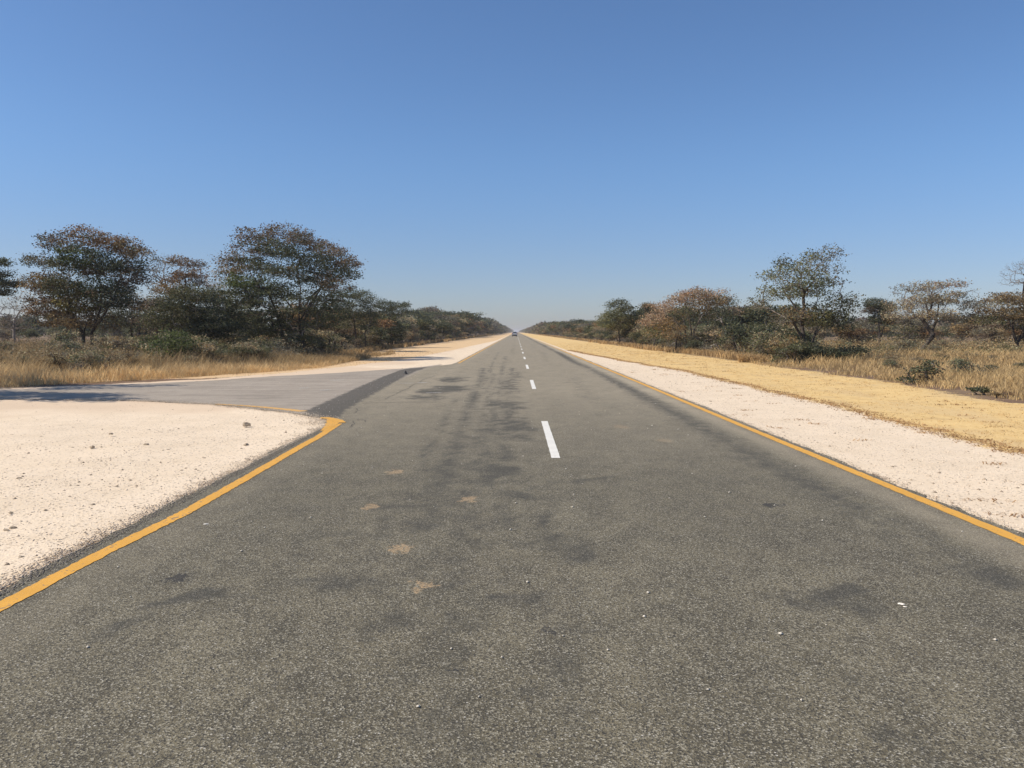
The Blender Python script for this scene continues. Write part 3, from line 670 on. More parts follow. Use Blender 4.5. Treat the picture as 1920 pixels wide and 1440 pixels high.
def tubes(pos, par, rad, sel, mat, name, k=4):
    idx = np.nonzero(sel & (par >= 0))[0]
    if len(idx) == 0: idx = np.nonzero(par >= 0)[0][:1]
    a = pos[par[idx]]; b = pos[idx]; ra = np.minimum(rad[par[idx]], rad[idx] * 1.35); rb = rad[idx]
    d = b - a; L = np.linalg.norm(d, axis=1, keepdims=True) + 1e-9; d = d / L
    up = np.where(np.abs(d[:, 2:3]) > 0.9, np.array([[1.0, 0, 0]]), np.array([[0, 0, 1.0]]))
    u = np.cross(d, up); u /= np.linalg.norm(u, axis=1, keepdims=True); v = np.cross(d, u)
    V = np.empty((len(idx), 2, k, 3))
    for j in range(k):
        t = 2 * math.pi * j / k; o = u * math.cos(t) + v * math.sin(t)
        V[:, 0, j] = a + o * ra[:, None]; V[:, 1, j] = b + d * rb[:, None] * 0.4 + o * rb[:, None]
    base = (np.arange(len(idx)) * 2 * k)[:, None]
    q = np.concatenate([base + np.array([[j, (j + 1) % k, k + (j + 1) % k, k + j]]) for j in range(k)])
    return raw_mesh(name, V.reshape(-1, 3), [q], mat, smooth=True)
def leaves(centers, per, sig, size, palw, name, flat=0.45, r_=None, shape=0.55):
    """leaf-sized rhombs in clumps round the twig ends; palw: (n,) palette index per centre"""
    r_ = r_ or rng
    n = len(centers) * per; c = np.repeat(centers, per, 0) + r_.normal(0, 1, (n, 3)) * np.array([[sig, sig, sig * flat]])
    d = r_.normal(0, 1, (n, 3)); d[:, 2] *= 0.5; d /= np.linalg.norm(d, axis=1, keepdims=True)
    e = np.cross(d, r_.normal(0, 1, (n, 3))); e /= np.linalg.norm(e, axis=1, keepdims=True) + 1e-9
    s = (size * (0.6 + 0.8 * r_.random((n, 1)))) / 2
    V = np.stack([c - d * s, c + e * s * shape, c + d * s, c - e * s * shape], 1).reshape(-1, 3)
    q = (np.arange(n) * 4)[:, None] + np.array([[0, 1, 2, 3]])
    pa = np.array([PAL[k] for k in PK])[np.repeat(palw, per)]; w = r_.integers(0, 3, n)
    cols = pa[np.arange(n), w] * (0.75 + 0.5 * r_.random((n, 1))) * np.repeat(0.85 + 0.3 * r_.random(len(centers)), per)[:, None]
    return raw_mesh(name, V, [q], M_FOL, cols=np.repeat(np.clip(cols, 0, 1), 4, 0))
def lobe_points(lobes, N, shell=0.55, r_=None):
    """lobes: (x,y,z,rx,ry,rz,pal,density)"""
    r_ = r_ or rng
    w = np.array([l[3] * l[4] * l[5] * (0.45 + 0.55 * l[7]) for l in lobes]) ** 0.72; w /= w.sum()
    k = r_.choice(len(lobes), N, p=w); L = np.array([l[:6] for l in lobes])[k]
    u = r_.normal(0, 1, (N, 3)); u /= np.linalg.norm(u, axis=1, keepdims=True)
    rr = (shell + (1 - shell) * r_.random((N, 1))) * r_.uniform(0.25, 1, (N, 1)) ** 0.25
    u[:, 2] = np.where(u[:, 2] < -0.55, u[:, 2] * 0.6, u[:, 2])
    p = L[:, :3] + u * rr * L[:, 3:]
    return p, k
def build_tree(root, trunks, lobes, N, per, size, sig=0.22, tip=0.006, bark=None, flat=0.45, bf=0.2, extra=None, thick=0.04, power=0.5, r_=None, keep=5, mixp=0.12):
    r_ = r_ or rng; bark = bark or M_BARK
    p, k = lobe_points(lobes, N, r_=r_)
    p[:, 2] = np.maximum(p[:, 2], 0.12)
    pos, par, cnt = grow(trunks, p, bf=bf, r_=r_)
    rad = tip * cnt ** power
    base = max(1e-6, rad[0]); 
    thick_sel = rad > thick
    rid = np.arange(len(pos)); bid = np.full(len(pos), -1)
    for i in range(len(pos)):
        if par[i] >= 0:
            rid[i] = rid[par[i]]
            if not thick_sel[i]: bid[i] = bid[par[i]] if bid[par[i]] >= 0 else i
    ids, num = np.unique(bid[bid >= 0], return_counts=True)
    small = np.isin(bid, ids[num < 9]); live = par >= 0
    twig = M_TWIG if bark is not M_PALE else M_PALE
    for rt_ in np.unique(rid):
        m = (rid == rt_) & live & (thick_sel | small)
        if m.any(): link('trunk', tubes(pos, par, rad, m, bark, 'trunk', 6), root)
    for k_ in ids[num >= 9]: link('branch', tubes(pos, par, rad, (bid == k_) & live, twig, 'branch', 3), root)
    if per > 0:
        sel = np.nonzero(cnt <= keep)[0]; sel = sel[pos[sel][:, 2] > 0.1]; c = pos[sel]
        cen = np.array([l[:3] for l in lobes]); rad3 = np.array([l[3:6] for l in lobes])
        dd = (((c[:, None] - cen[None]) / rad3[None]) ** 2).sum(-1); li = dd.argmin(1)
        dens = np.array([l[7] for l in lobes])[li]; ok = (r_.random(len(c)) < dens); c = c[ok]; li = li[ok]
        pw = np.array([PK.index(l[6]) for l in lobes])[li]
        sw = r_.random(len(c)) < mixp; pw[sw] = pw[r_.permutation(len(pw))][sw]
        link('foliage', leaves(c, per, sig, size, pw, 'foliage', flat, r_), root)
    return root

def key_tree(name, label, Y, base, trunks, lobes, N, per, size, depth=0.55, cat='tree', seed=1, wide=False, **kw):
    """base and trunk points and lobes are given as sightings (px, py[, rx, ry, palette, density]) at distance Y"""
    r_ = np.random.default_rng(seed)
    b = P(base, 650, Y); b.z = -0.03; root = empty(name, b); tag(root, label, cat)
    T = []
    for t in trunks:
        pts = []
        gnd = t[0][1] >= 652
        for i, (px, py) in enumerate(t):
            q = P(px, py, Y) - b; z = 0.0 if (i == 0 and gnd) else q.z
            pts.append((q.x, r_.uniform(-.25, .25) * i, z))
        T.append(pts)
    dn = 1.9 if wide else 1.35; N = int(N * dn); per = int(per * (2.2 if wide else 1.45)); size *= 1.0 if wide else 0.88; Ls = []
    s = Y / F
    allx = [l[0] for l in lobes]; wid = (max(l[0] + l[2] for l in lobes) - min(l[0] - l[2] for l in lobes)) * s / 2; cxm = (max(allx) + min(allx)) / 2
    for l in lobes:
        px, py, rx, ry, pal = l[:5]; de = l[5] if len(l) > 5 else 0.85
        q = P(px, py, Y) - b; off = abs((px - cxm) * s) / max(wid, .1)
        dr = wid * depth * math.sqrt(max(0.1, 1 - off * off))
        for side_ in ((-1, 1) if dr > rx * s * 0.8 else (0,)):
            Ls.append((q.x, side_ * dr * r_.uniform(.35, .9), q.z, rx * s, max(rx * s * 0.8, dr * 0.45), ry * s * (1.3 if wide else 1.12), pal, de))
    kw.setdefault('r_', r_)
    return build_tree(root, T, Ls, N, per, size, **kw)

# --- near side: the tall trees standing behind the side road
key_tree('broadleaf_tree', 'tall twin-trunked tree with rusty brown outer leaves and green heart', 50, 168,
    [[(172, 660), (174, 625), (182, 585), (190, 540), (185, 500)], [(160, 660), (156, 625), (140, 590), (120, 540)], [(172, 620), (215, 560), (230, 500)]],
    [(120, 458, 34, 18, 'plum'), (100, 490, 34, 14, 'grey', .7), (78, 494, 28, 8, 'olive', .7), (175, 448, 34, 18, 'rust'), (215, 462, 36, 18, 'rust'), (245, 470, 24, 16, 'brown'),
     (170, 485, 42, 22, 'green'), (220, 500, 44, 24, 'dark'), (185, 508, 34, 14, 'rust'), (110, 530, 46, 24, 'brown'), (85, 555, 34, 26, 'rust', .7), (140, 570, 42, 26, 'brown'),
     (195, 540, 38, 22, 'green'), (220, 560, 42, 28, 'dark'), (160, 575, 30, 18, 'yellow'), (115, 595, 34, 24, 'rust', .6), (250, 520, 26, 22, 'plum'), (240, 500, 24, 20, 'dark'), (180, 605, 34, 18, 'brown', .8), (78, 530, 26, 16, 'brown', .8), (100, 578, 40, 22, 'rust', .8), (145, 545, 40, 24, 'olive'), (135, 600, 40, 16, 'brown', .7), (150, 500, 36, 20, 'olive')],
    900, 17, 0.118, seed=3, sig=0.24, wide=True)
key_tree('broadleaf_tree', 'dark thick-trunked tree in the shade behind the rusty brown one', 55, 248,
    [[(250, 655), (246, 620), (242, 585), (235, 545)], [(262, 655), (262, 620), (270, 590)]],
    [(215, 585, 40, 24, 'dark'), (250, 600, 34, 26, 'dark'), (275, 570, 34, 22, 'brown', .7), (205, 555, 34, 24, 'dark'), (258, 635, 22, 20, 'dark'), (288, 600, 30, 20, 'pink', .5)],
    420, 16, 0.13, seed=4)
key_tree('half_bare_tree', 'tree bare and grey on one half, rust-red leaves on the other', 62, 318,
    [[(318, 650), (320, 600), (318, 550)], [(318, 610), (345, 560), (350, 530)]],
    [(290, 500, 26, 26, 'grey', .10), (315, 490, 26, 18, 'grey', .12), (300, 535, 32, 26, 'grey', .10), (340, 492, 20, 12, 'rust', .5), (362, 512, 24, 14, 'rust', .6), (335, 522, 30, 14, 'rust', .5), (374, 496, 12, 7, 'plum', .7), (372, 530, 20, 12, 'plum', .6), (330, 545, 40, 18, 'brown', .5)],
    750, 14, 0.15, seed=5, tip=0.007)
key_tree('bushy_tree', 'dome-shaped dense olive green tree low before the half-bare tree', 46, 385,
    [[(395, 660), (398, 620), (402, 590)], [(380, 660), (370, 610), (365, 580)]],
    [(370, 555, 44, 20, 'olive'), (335, 570, 40, 22, 'olive'), (400, 575, 40, 26, 'dark'), (350, 600, 46, 26, 'olive'), (420, 605, 34, 26, 'dark'), (385, 620, 44, 24, 'dark'), (305, 600, 34, 24, 'olive', .7)],
    800, 22, 0.12, seed=6, cat='tree')
key_tree('twiggy_tree', 'pinkish brown twiggy tree between the dark trunk and olive dome', 49, 295,
    [[(296, 655), (292, 620), (285, 590)]], [(270, 575, 30, 14, 'brown', .6), (300, 570, 28, 16, 'pink', .5), (275, 600, 30, 18, 'pink', .5), (300, 610, 24, 22, 'brown', .6)],
    420, 9, 0.10, seed=7, bark=M_PALE)
key_tree('flat_topped_tree', 'tallest dark plum and green layered tree standing alone behind the side road', 50, 545,
    [[(563, 662), (562, 630), (562, 590), (560, 540), (550, 500)], [(528, 662), (530, 625), (518, 580), (505, 540)], [(563, 600), (590, 560), (610, 530)], [(566, 662), (572, 600), (585, 560)]],
    [(490, 445, 30, 14, 'plum'), (545, 442, 34, 14, 'plum'), (580, 455, 30, 14, 'plum'), (475, 465, 34, 16, 'plum'), (520, 470, 40, 18, 'dark'), (615, 470, 28, 12, 'plum'), (570, 480, 40, 18, 'dark'),
     (450, 488, 34, 12, 'plum'), (490, 500, 44, 16, 'dark'), (440, 508, 30, 12, 'brown', .8), (610, 495, 44, 14, 'dark'), (648, 492, 24, 12, 'plum'), (640, 512, 34, 12, 'dark', .8), (545, 510, 44, 18, 'dark'),
     (430, 522, 20, 8, 'rust', .7), (480, 532, 44, 18, 'green', .9), (520, 545, 40, 20, 'dark'), (600, 525, 40, 16, 'dark', .8), (470, 560, 40, 22, 'dark'), (500, 580, 46, 26, 'dark'), (610, 555, 38, 18, 'dark', .8), (575, 575, 34, 24, 'dark', .7), (600, 600, 34, 26, 'dark', .8), (520, 610, 40, 24, 'dark', .8), (450, 545, 36, 18, 'olive', .9), (445, 585, 30, 22, 'olive', .8), (560, 620, 34, 22, 'dark', .6), (630, 535, 34, 16, 'plum', .7), (630, 590, 26, 22, 'dark', .7)],
    1150, 17, 0.112, seed=8, wide=True, sig=0.26, flat=0.32, depth=0.7)
key_tree('bushy_tree', 'dark shaded bush-like tree at the foot of the tallest tree', 52, 455,
    [[(455, 660), (450, 630), (440, 600)], [(470, 660), (485, 620)]], [(440, 600, 34, 26, 'dark'), (480, 615, 40, 28, 'dark'), (420, 635, 40, 22, 'dark'), (500, 635, 34, 22, 'dark'), (455, 640, 40, 20, 'dark')],
    420, 18, 0.12, seed=9)
key_tree('grey_tree', 'pale leafless tree top showing between the dome and tallest tree', 66, 410,
    [[(410, 650), (412, 600), (408, 560)]], [(400, 530, 24, 22, 'pink', .25), (420, 550, 22, 24, 'tan', .35), (395, 560, 20, 20, 'grey', .2)], 500, 8, 0.11, seed=10, bark=M_PALE)
key_tree('leafy_tree', 'round dense dark green tree just beyond the tallest tree', 70, 672,
    [[(668, 655), (666, 620), (662, 590)], [(686, 655), (685, 625), (695, 600)]],
    [(655, 552, 30, 14, 'dark'), (685, 560, 26, 16, 'dark'), (640, 575, 26, 20, 'dark'), (672, 585, 34, 22, 'dark'), (700, 585, 18, 24, 'dark'), (650, 605, 30, 20, 'olive', .8), (690, 610, 24, 14, 'dark')],
    520, 20, 0.12, seed=11)
key_tree('leafy_tree', 'dark green tree with a puffed crown reaching toward the road', 86, 728,
    [[(728, 655), (726, 625), (730, 600)]], [(722, 574, 20, 12, 'dark'), (755, 572, 16, 8, 'dark'), (740, 585, 26, 12, 'dark'), (765, 584, 10, 7, 'dark'), (722, 600, 24, 20, 'dark'), (738, 615, 22, 18, 'dark')],
    420, 19, 0.13, seed=12)
key_tree('layered_tree', 'dark layered tree cut by the picture edge above the brown scrub', 56, -30,
    [[(-30, 660), (-28, 600), (-35, 540)]], [(-10, 492, 26, 10, 'dark'), (0, 512, 18, 9, 'dark'), (-25, 520, 40, 16, 'dark'), (10, 532, 22, 8, 'dark'), (-20, 545, 36, 14, 'dark'), (-50, 500, 30, 16, 'dark'), (22, 530, 10, 6, 'dark')],
    500, 16, 0.13, seed=13, flat=0.3)
key_tree('bare_tree', 'small leafless grey tree over the brown scrub by the picture edge', 72, 28,
    [[(28, 650), (27, 610), (24, 580)], [(27, 600), (42, 575)]], [(10, 570, 24, 22, 'grey', .05), (35, 572, 28, 22, 'grey', .05), (55, 590, 20, 14, 'grey', .1), (5, 600, 22, 16, 'plum', .3), (30, 610, 30, 18, 'plum', .3)],
    800, 6, 0.12, seed=14, tip=0.0055, bark=M_PALE)
key_tree('green_shrub', 'bright green broad-leaved shrub among the tan grass before the dome tree', 36, 328,
    [[(328, 688), (326, 670), (320, 650)], [(330, 688), (340, 660)]], [(320, 630, 24, 12, 'green'), (335, 645, 26, 16, 'green'), (318, 660, 30, 16, 'green'), (345, 668, 20, 14, 'dark'), (290, 650, 24, 10, 'green', .6)],
    260, 12, 0.11, seed=15, cat='shrub', thick=0.02)
# --- verge side
key_tree('sparse_tree', 'tallest sparse grey-green tree rising at the edge of golden verge', 44, 1508,
    [[(1508, 682), (1508, 640), (1506, 610), (1500, 575), (1505, 530), (1520, 490)], [(1508, 640), (1485, 605), (1450, 580), (1425, 575)], [(1508, 655), (1530, 625), (1550, 590), (1585, 570)], [(1503, 590), (1470, 545), (1455, 510)], [(1505, 560), (1540, 520), (1555, 490)]],
    [(1545, 478, 26, 14, 'grey', .35), (1515, 490, 26, 16, 'sage', .5), (1468, 492, 14, 8, 'dark', .5), (1490, 505, 30, 14, 'sage', .6), (1540, 505, 30, 18, 'grey', .55), (1450, 518, 26, 12, 'sage', .6), (1500, 530, 40, 18, 'sage', .75),
     (1445, 545, 26, 12, 'sage', .6), (1480, 550, 34, 16, 'sage', .7), (1530, 545, 34, 18, 'sage', .6), (1560, 530, 20, 12, 'grey', .5), (1430, 562, 20, 8, 'olive', .6), (1420, 575, 24, 10, 'grey', .45), (1580, 562, 24, 12, 'olive', .7), (1595, 580, 16, 14, 'olive', .5),
     (1545, 585, 34, 20, 'olive', .9), (1520, 600, 30, 20, 'olive', .9), (1565, 605, 26, 18, 'dark', .9), (1480, 590, 34, 14, 'brown', .4), (1460, 600, 26, 12, 'grey', .4)],
    1300, 10, 0.12, seed=21, sig=0.2, flat=0.6, tip=0.0055)
key_tree('broad_tree', 'broad low-crowned tree with pinkish orange outer leaves beyond the verge', 66, 1300,
    [[(1288, 655), (1284, 620), (1280, 600), (1270, 580)], [(1300, 655), (1302, 620), (1320, 590)], [(1294, 655), (1295, 620), (1292, 590)]],
    [(1300, 553, 30, 12, 'pink'), (1275, 562, 30, 12, 'pink'), (1245, 578, 28, 14, 'pink'), (1335, 552, 24, 9, 'pink', .8), (1340, 565, 32, 14, 'brown'), (1365, 565, 16, 14, 'dark'), (1310, 575, 40, 14, 'brown'), (1280, 588, 32, 12, 'dark'), (1340, 590, 34, 14, 'dark'),
     (1225, 600, 26, 14, 'pink', .8), (1250, 610, 34, 16, 'brown', .8), (1265, 625, 26, 14, 'tan', .6), (1225, 622, 24, 16, 'olive')],
    800, 16, 0.14, seed=22, sig=0.28)
key_tree('leafy_tree', 'twin-topped dark tree rising over pale green bush by the road', 100, 1160,
    [[(1162, 650), (1160, 610), (1158, 585)], [(1160, 610), (1148, 590)]], [(1160, 566, 12, 7, 'dark'), (1146, 573, 12, 7, 'dark'), (1172, 578, 18, 12, 'olive'), (1150, 590, 22, 12, 'sage'), (1135, 605, 18, 14, 'sage'), (1165, 605, 30, 22, 'olive'), (1185, 600, 22, 18, 'olive')],
    520, 17, 0.18, seed=23, sig=0.32)
key_tree('small_tree', 'little dark tree top peeking behind the pink-leaved broad tree', 95, 1216, [[(1216, 650), (1216, 600)]], [(1214, 574, 14, 5, 'brown'), (1216, 582, 14, 8, 'dark'), (1222, 600, 22, 18, 'dark')], 220, 14, 0.17, seed=24)
key_tree('round_tree', 'small dark round-crowned tree between sparse and leaning trees', 78, 1645,
    [[(1648, 655), (1647, 625), (1645, 600)], [(1647, 640), (1655, 612)]], [(1640, 570, 22, 12, 'dark'), (1660, 578, 16, 12, 'dark'), (1632, 580, 18, 12, 'plum'), (1650, 597, 24, 16, 'dark'), (1665, 600, 14, 12, 'brown')], 460, 17, 0.14, seed=25, depth=0.5)
key_tree('leaning_tree', 'tree with a strongly leaning dark trunk and tan leafy crown', 56, 1720,
    [[(1718, 668), (1728, 655), (1742, 632), (1752, 618), (1765, 600), (1762, 570)], [(1742, 634), (1775, 622), (1798, 616)], [(1752, 618), (1730, 600), (1710, 590)]],
    [(1700, 545, 24, 14, 'grey', .5), (1735, 540, 32, 12, 'tan', .7), (1770, 535, 28, 10, 'pink', .7), (1755, 560, 40, 16, 'tan', .9), (1710, 570, 34, 16, 'tan', .8), (1785, 565, 28, 14, 'grey', .6), (1680, 590, 30, 14, 'tan', .6), (1735, 590, 44, 14, 'tan', .9), (1780, 595, 34, 12, 'grey', .8), (1810, 550, 24, 6, 'tan', .4), (1790, 530, 14, 5, 'tan', .5)],
    820, 11, 0.12, seed=26, sig=0.22, flat=0.4, tip=0.008)
key_tree('spreading_tree', 'brown-leaved spreading tree at the far edge past the leaning tree', 54, 1905,
    [[(1916, 672), (1905, 645), (1892, 615), (1880, 590), (1860, 575)], [(1908, 650), (1925, 610), (1940, 570)], [(1892, 615), (1905, 580)]],
    [(1880, 560, 34, 14, 'brown', .9), (1850, 572, 30, 14, 'tan', .8), (1825, 575, 22, 12, 'grey', .6), (1910, 565, 30, 14, 'brown'), (1870, 590, 44, 14, 'brown', .9), (1835, 600, 30, 10, 'olive', .8), (1905, 590, 40, 18, 'olive'), (1945, 580, 34, 20, 'brown'), (1860, 612, 24, 8, 'pink', .6), (1920, 610, 30, 14, 'olive')],
    820, 13, 0.12, seed=27, flat=0.35)
key_tree('bare_tree', 'leafless grey tree showing bare branches above the far edge tree', 66, 1925,
    [[(1925, 660), (1925, 600), (1922, 550), (1912, 520)], [(1924, 560), (1945, 520)]], [(1900, 510, 20, 14, 'grey', .03), (1915, 500, 20, 16, 'grey', .03), (1940, 500, 30, 20, 'grey', .03), (1905, 530, 22, 10, 'grey', .03)], 520, 6, 0.1, seed=28, tip=0.0055)
key_tree('dead_tree', 'pale bent dead trunk standing in the bushes by the broad tree', 58, 1358,
    [[(1362, 655), (1362, 632), (1358, 615), (1352, 605)]], [(1350, 600, 10, 8, 'grey', .05), (1345, 596, 12, 6, 'grey', .05)], 40, 4, 0.08, seed=29, bark=M_PALE, power=0.7, tip=0.006, thick=0.02)
key_tree('low_shrub', 'low dark green spreading shrub beside the tallest sparse trunk', 43, 1565,
    [[(1560, 680), (1560, 668)], [(1590, 680), (1595, 666)], [(1535, 680), (1530, 665)]], [(1530, 656, 14, 8, 'dark'), (1555, 660, 18, 8, 'dark'), (1580, 661, 16, 8, 'dark'), (1603, 657, 16, 7, 'dark'), (1570, 668, 36, 7, 'dark')], 260, 13, 0.11, seed=30, cat='shrub', thick=0.02)
key_tree('low_shrub', 'dark low shrub wrapped round the foot of the sparse tree', 43.4, 1497,
    [[(1500, 682), (1496, 668)], [(1485, 682), (1480, 665)]], [(1490, 660, 18, 10, 'dark', .8), (1510, 668, 14, 10, 'dark'), (1480, 672, 20, 8, 'olive'), (1520, 672, 14, 7, 'dark')], 200, 12, 0.1, seed=31, cat='shrub', thick=0.02)
key_tree('leafy_sapling', 'dark-leaved upright sapling growing at the edge of the golden verge', 26.5, 1735,
    [[(1738, 720), (1738, 700), (1742, 680)], [(1712, 718), (1706, 700), (1708, 690)], [(1738, 712), (1724, 695)]], [(1745, 680, 12, 6, 'dark'), (1728, 690, 14, 6, 'dark'), (1740, 697, 16, 8, 'olive'), (1752, 690, 10, 5, 'plum'), (1706, 698, 8, 8, 'dark'), (1702, 712, 14, 6, 'dark'), (1735, 710, 14, 7, 'brown')],
    130, 6, 0.085, seed=32, cat='sapling', sig=0.09, thick=0.012)
key_tree('grey_shrub', 'grey-green soft shrub in tall grass behind the leafy sapling', 29, 1808,
    [[(1812, 710), (1805, 690)], [(1820, 710), (1822, 692)]], [(1800, 680, 16, 8, 'sage', .8), (1815, 692, 20, 9, 'grey'), (1798, 694, 12, 8, 'sage'), (1825, 700, 14, 7, 'grey'), (1855, 690, 12, 7, 'olive', .7)], 180, 9, 0.06, seed=33, cat='shrub', sig=0.1, thick=0.012)
key_tree('leafy_sapling', 'small reddish-tipped seedling shrub low on the golden verge', 21.8, 1838,
    [[(1835, 742), (1830, 733)], [(1846, 742), (1845, 734)]], [(1828, 730, 12, 4, 'dark'), (1842, 730, 10, 4, 'olive'), (1848, 740, 10, 4, 'rust')], 60, 6, 0.07, seed=34, cat='seedling', sig=0.05, thick=0.01)
key_tree('leafy_sapling', 'tiny brown seedling at the far end of the golden verge', 20.8, 1885,
    [[(1868, 748), (1868, 740)], [(1888, 748), (1888, 740)]], [(1868, 742, 8, 3, 'brown'), (1888, 742, 9, 4, 'rust'), (1898, 745, 6, 2, 'plum')], 40, 5, 0.06, seed=35, cat='seedling', sig=0.05, thick=0.01)
# the trees outside the picture whose shade falls over the side road
for (xx, yy, lab) in [(-20.4, 19.9, 'shade tree beyond the picture edge, nearest to the side road'), (-21.8, 23.4, 'second shade tree beyond the picture edge, farther from the road')]:
    rt = empty('shade_tree', (xx, yy, -0.03)); tag(rt, lab, 'tree'); r2 = np.random.default_rng(int(-xx * 10))
    L = [(r2.uniform(-2.4, 3.4), r2.uniform(-1.3, 1.3), r2.uniform(4.6, 7.9), r2.uniform(.9, 1.5), r2.uniform(.5, .9), r2.uniform(.3, .6), 'olive', .9) for _ in range(15)]
    build_tree(rt, [[(0, 0, 0), (0.1, 0, 2.2), (-0.2, 0.1, 4.6)], [(0.1, 0, 1.8), (0.9, -0.3, 4.0)]], L, 750, 16, 0.15, r_=r2, keep=5)

# ------------------------------------------------------------------ filler prototypes, copied one by one
def proto(name, seed, w, h, pals, N, per, size, z0=0.25, dens=0.9, sig=0.3, bark=None, multi=True, thick=0.05):
    r_ = np.random.default_rng(seed); root = empty(name)
    Ls = []
    for i in range(r_.integers(7, 10)):
        a = r_.random() * 6.28; q = r_.random() ** 0.6; zz = z0 + (1 - z0) * r_.random() ** 0.7
        zz = min(zz, 1 - 0.35 * q); Ls.append((math.cos(a) * q * w * .36, math.sin(a) * q * w * .36, zz * h * .88, w * r_.uniform(.16, .26), w * r_.uniform(.16, .26), h * r_.uniform(.10, .18), pals[i % len(pals)], dens))
    tr = [[(0, 0, 0), (r_.normal(0, .1), r_.normal(0, .1), h * z0 * .6), (r_.normal(0, .3), r_.normal(0, .3), h * .5)]]
    if multi: tr.append([(0.1, 0, 0), (w * .12, r_.normal(0, .2), h * .35)]); tr.append([(-0.1, 0.05, 0), (-w * .12, r_.normal(0, .2), h * .35)])
    build_tree(root, tr, Ls, N, per, size, sig=sig, r_=r_, bark=bark, thick=thick, tip=0.007)
    return root
def place(pr, loc, rz, s, sz, label, cat, group):
    c = pr.copy(); C.objects.link(c); c.location = loc; c.rotation_euler = (0, 0, rz); c.scale = (s, s, sz); tag(c, label, cat, group)
    for ch in pr.children:
        k = ch.copy(); C.objects.link(k); k.parent = c
    return c
PT = {}
def mk(kind, variants):
    PT[kind] = variants
mk('green', [proto('roadside_tree', 101, 5.0, 5.2, ['dark', 'olive', 'dark'], 210, 22, 0.22), proto('roadside_tree', 102, 4.6, 4.6, ['olive', 'dark', 'sage'], 200, 22, 0.22)])
mk('grey', [proto('roadside_tree', 103, 4.6, 4.4, ['grey', 'plum', 'olive'], 320, 12, 0.18, z0=.15, dens=.8), proto('roadside_tree', 104, 4.8, 4.4, ['plum', 'grey', 'tan'], 330, 11, 0.18, z0=.15, dens=.75)])
mk('brown', [proto('roadside_tree', 105, 4.8, 4.8, ['brown', 'rust', 'olive'], 240, 18, 0.2), proto('roadside_tree', 106, 4.6, 4.6, ['brown', 'tan', 'plum'], 240, 17, 0.2)])
mk('bush_o', [proto('bush', 111, 2.2, 1.5, ['olive', 'sage', 'tan'], 150, 15, 0.085, z0=.1, sig=.14, thick=.02), proto('bush', 112, 2.0, 1.3, ['brown', 'sage', 'olive'], 140, 15, 0.085, z0=.1, sig=.14, thick=.02)])
mk('bush_g', [proto('bush', 113, 2.2, 1.7, ['grey', 'tan', 'sage'], 240, 9, 0.08, z0=.1, sig=.13, dens=.7, thick=.02), proto('bush', 114, 2.0, 1.5, ['tan', 'grey', 'brown'], 230, 9, 0.08, z0=.1, sig=.13, dens=.7, thick=.02)])
mk('bush_d', [proto('bush', 115, 2.3, 1.7, ['dark', 'dark', 'olive'], 170, 16, 0.09, z0=.1, sig=.15, thick=.02)])
LABT = dict(green='dark green bushy tree %s', grey='grey-brown twiggy tree %s', brown='brown-leaved tree %s')
LABB = dict(bush_o='low olive green bush %s', bush_g='low grey-brown twiggy bush %s', bush_d='low dark green bush %s')
rr = np.random.default_rng(55)
used = set()
LAND = [(-30, 56, 'the layered tree at the picture edge'), (28, 72, 'the small leafless tree'), (168, 50, 'the rusty twin-trunk tree'), (250, 55, 'the shaded trunk'), (318, 62, 'the half-bare tree'),
        (385, 46, 'the olive dome tree'), (455, 52, 'the bushy shaded tree'), (545, 50, 'the tallest plum tree'), (672, 70, 'the round dense tree'), (728, 86, 'the puffed-crown tree'), (800, 100, 'the start of the tree line'),
        (1120, 100, 'the tree line past the verge'), (1160, 100, 'the twin-topped tree'), (1300, 66, 'the pink-leaved tree'), (1358, 58, 'the pale dead trunk'), (1508, 44, 'the tall sparse tree'), (1645, 78, 'the small round tree'), (1735, 56, 'the leaning tree'), (1890, 54, 'the brown spreading tree')]
ADJ = {'green': 'dark green', 'grey': 'grey-brown twiggy', 'brown': 'brown-leaved', 'bush_o': 'olive green', 'bush_g': 'grey-brown twiggy', 'bush_d': 'dark green'}
def put(kind, x, y, s, sz, where, group):
    v = PT[kind][rr.integers(len(PT[kind]))]; tree = kind in LABT
    if where.startswith('ROW'):
        stretch = ('nearest stretch', 'second stretch', 'middle stretch', 'short of the car', 'abreast of the car', 'past the car')[int(np.searchsorted([108, 145, 200, 262, 310], y))]
        size = 'low' if s < 0.95 * wall_h(-1 if x < 0 else 1, y) / 4.8 else 'tall'
        lab = '%s %s tree, %s beyond the %s, %s' % (size, ADJ[kind], where[4:], 'sandy bank' if x < 0 else 'golden verge', stretch)
    else:
        px = 968 + x / y * 1500; l = min(LAND, key=lambda q: abs(q[0] - px)); off = px - l[0]
        rel = ('well ' if abs(y - l[1]) > 9 else '') + ('in front of' if y < l[1] else 'behind')
        hor = '' if abs(off) < 12 else (', roadward' if (off > 0) == (x < 0) else ', outward')
        far = '' if not hor else ('' if abs(off) < 30 else ', apart')
        size = ('little', 'middling', 'big')[int(np.searchsorted([.7, 1.0], s))]
        lab = '%s %s %s %s %s%s%s' % (size, ADJ[kind], 'tree' if tree else 'bush', rel, l[2], hor, far)
        if len(lab.replace('-', ' ').split()) > 16: lab = lab.replace(', apart', '')
        group = 'trees standing back in the scrub' if tree else 'bushes scattered through the roadside scrub'
    c = place(v, (x, y, -0.04), rr.random() * 6.28, s, sz, lab, 'tree' if tree else 'bush', group)
    return c
nT = nB = 0
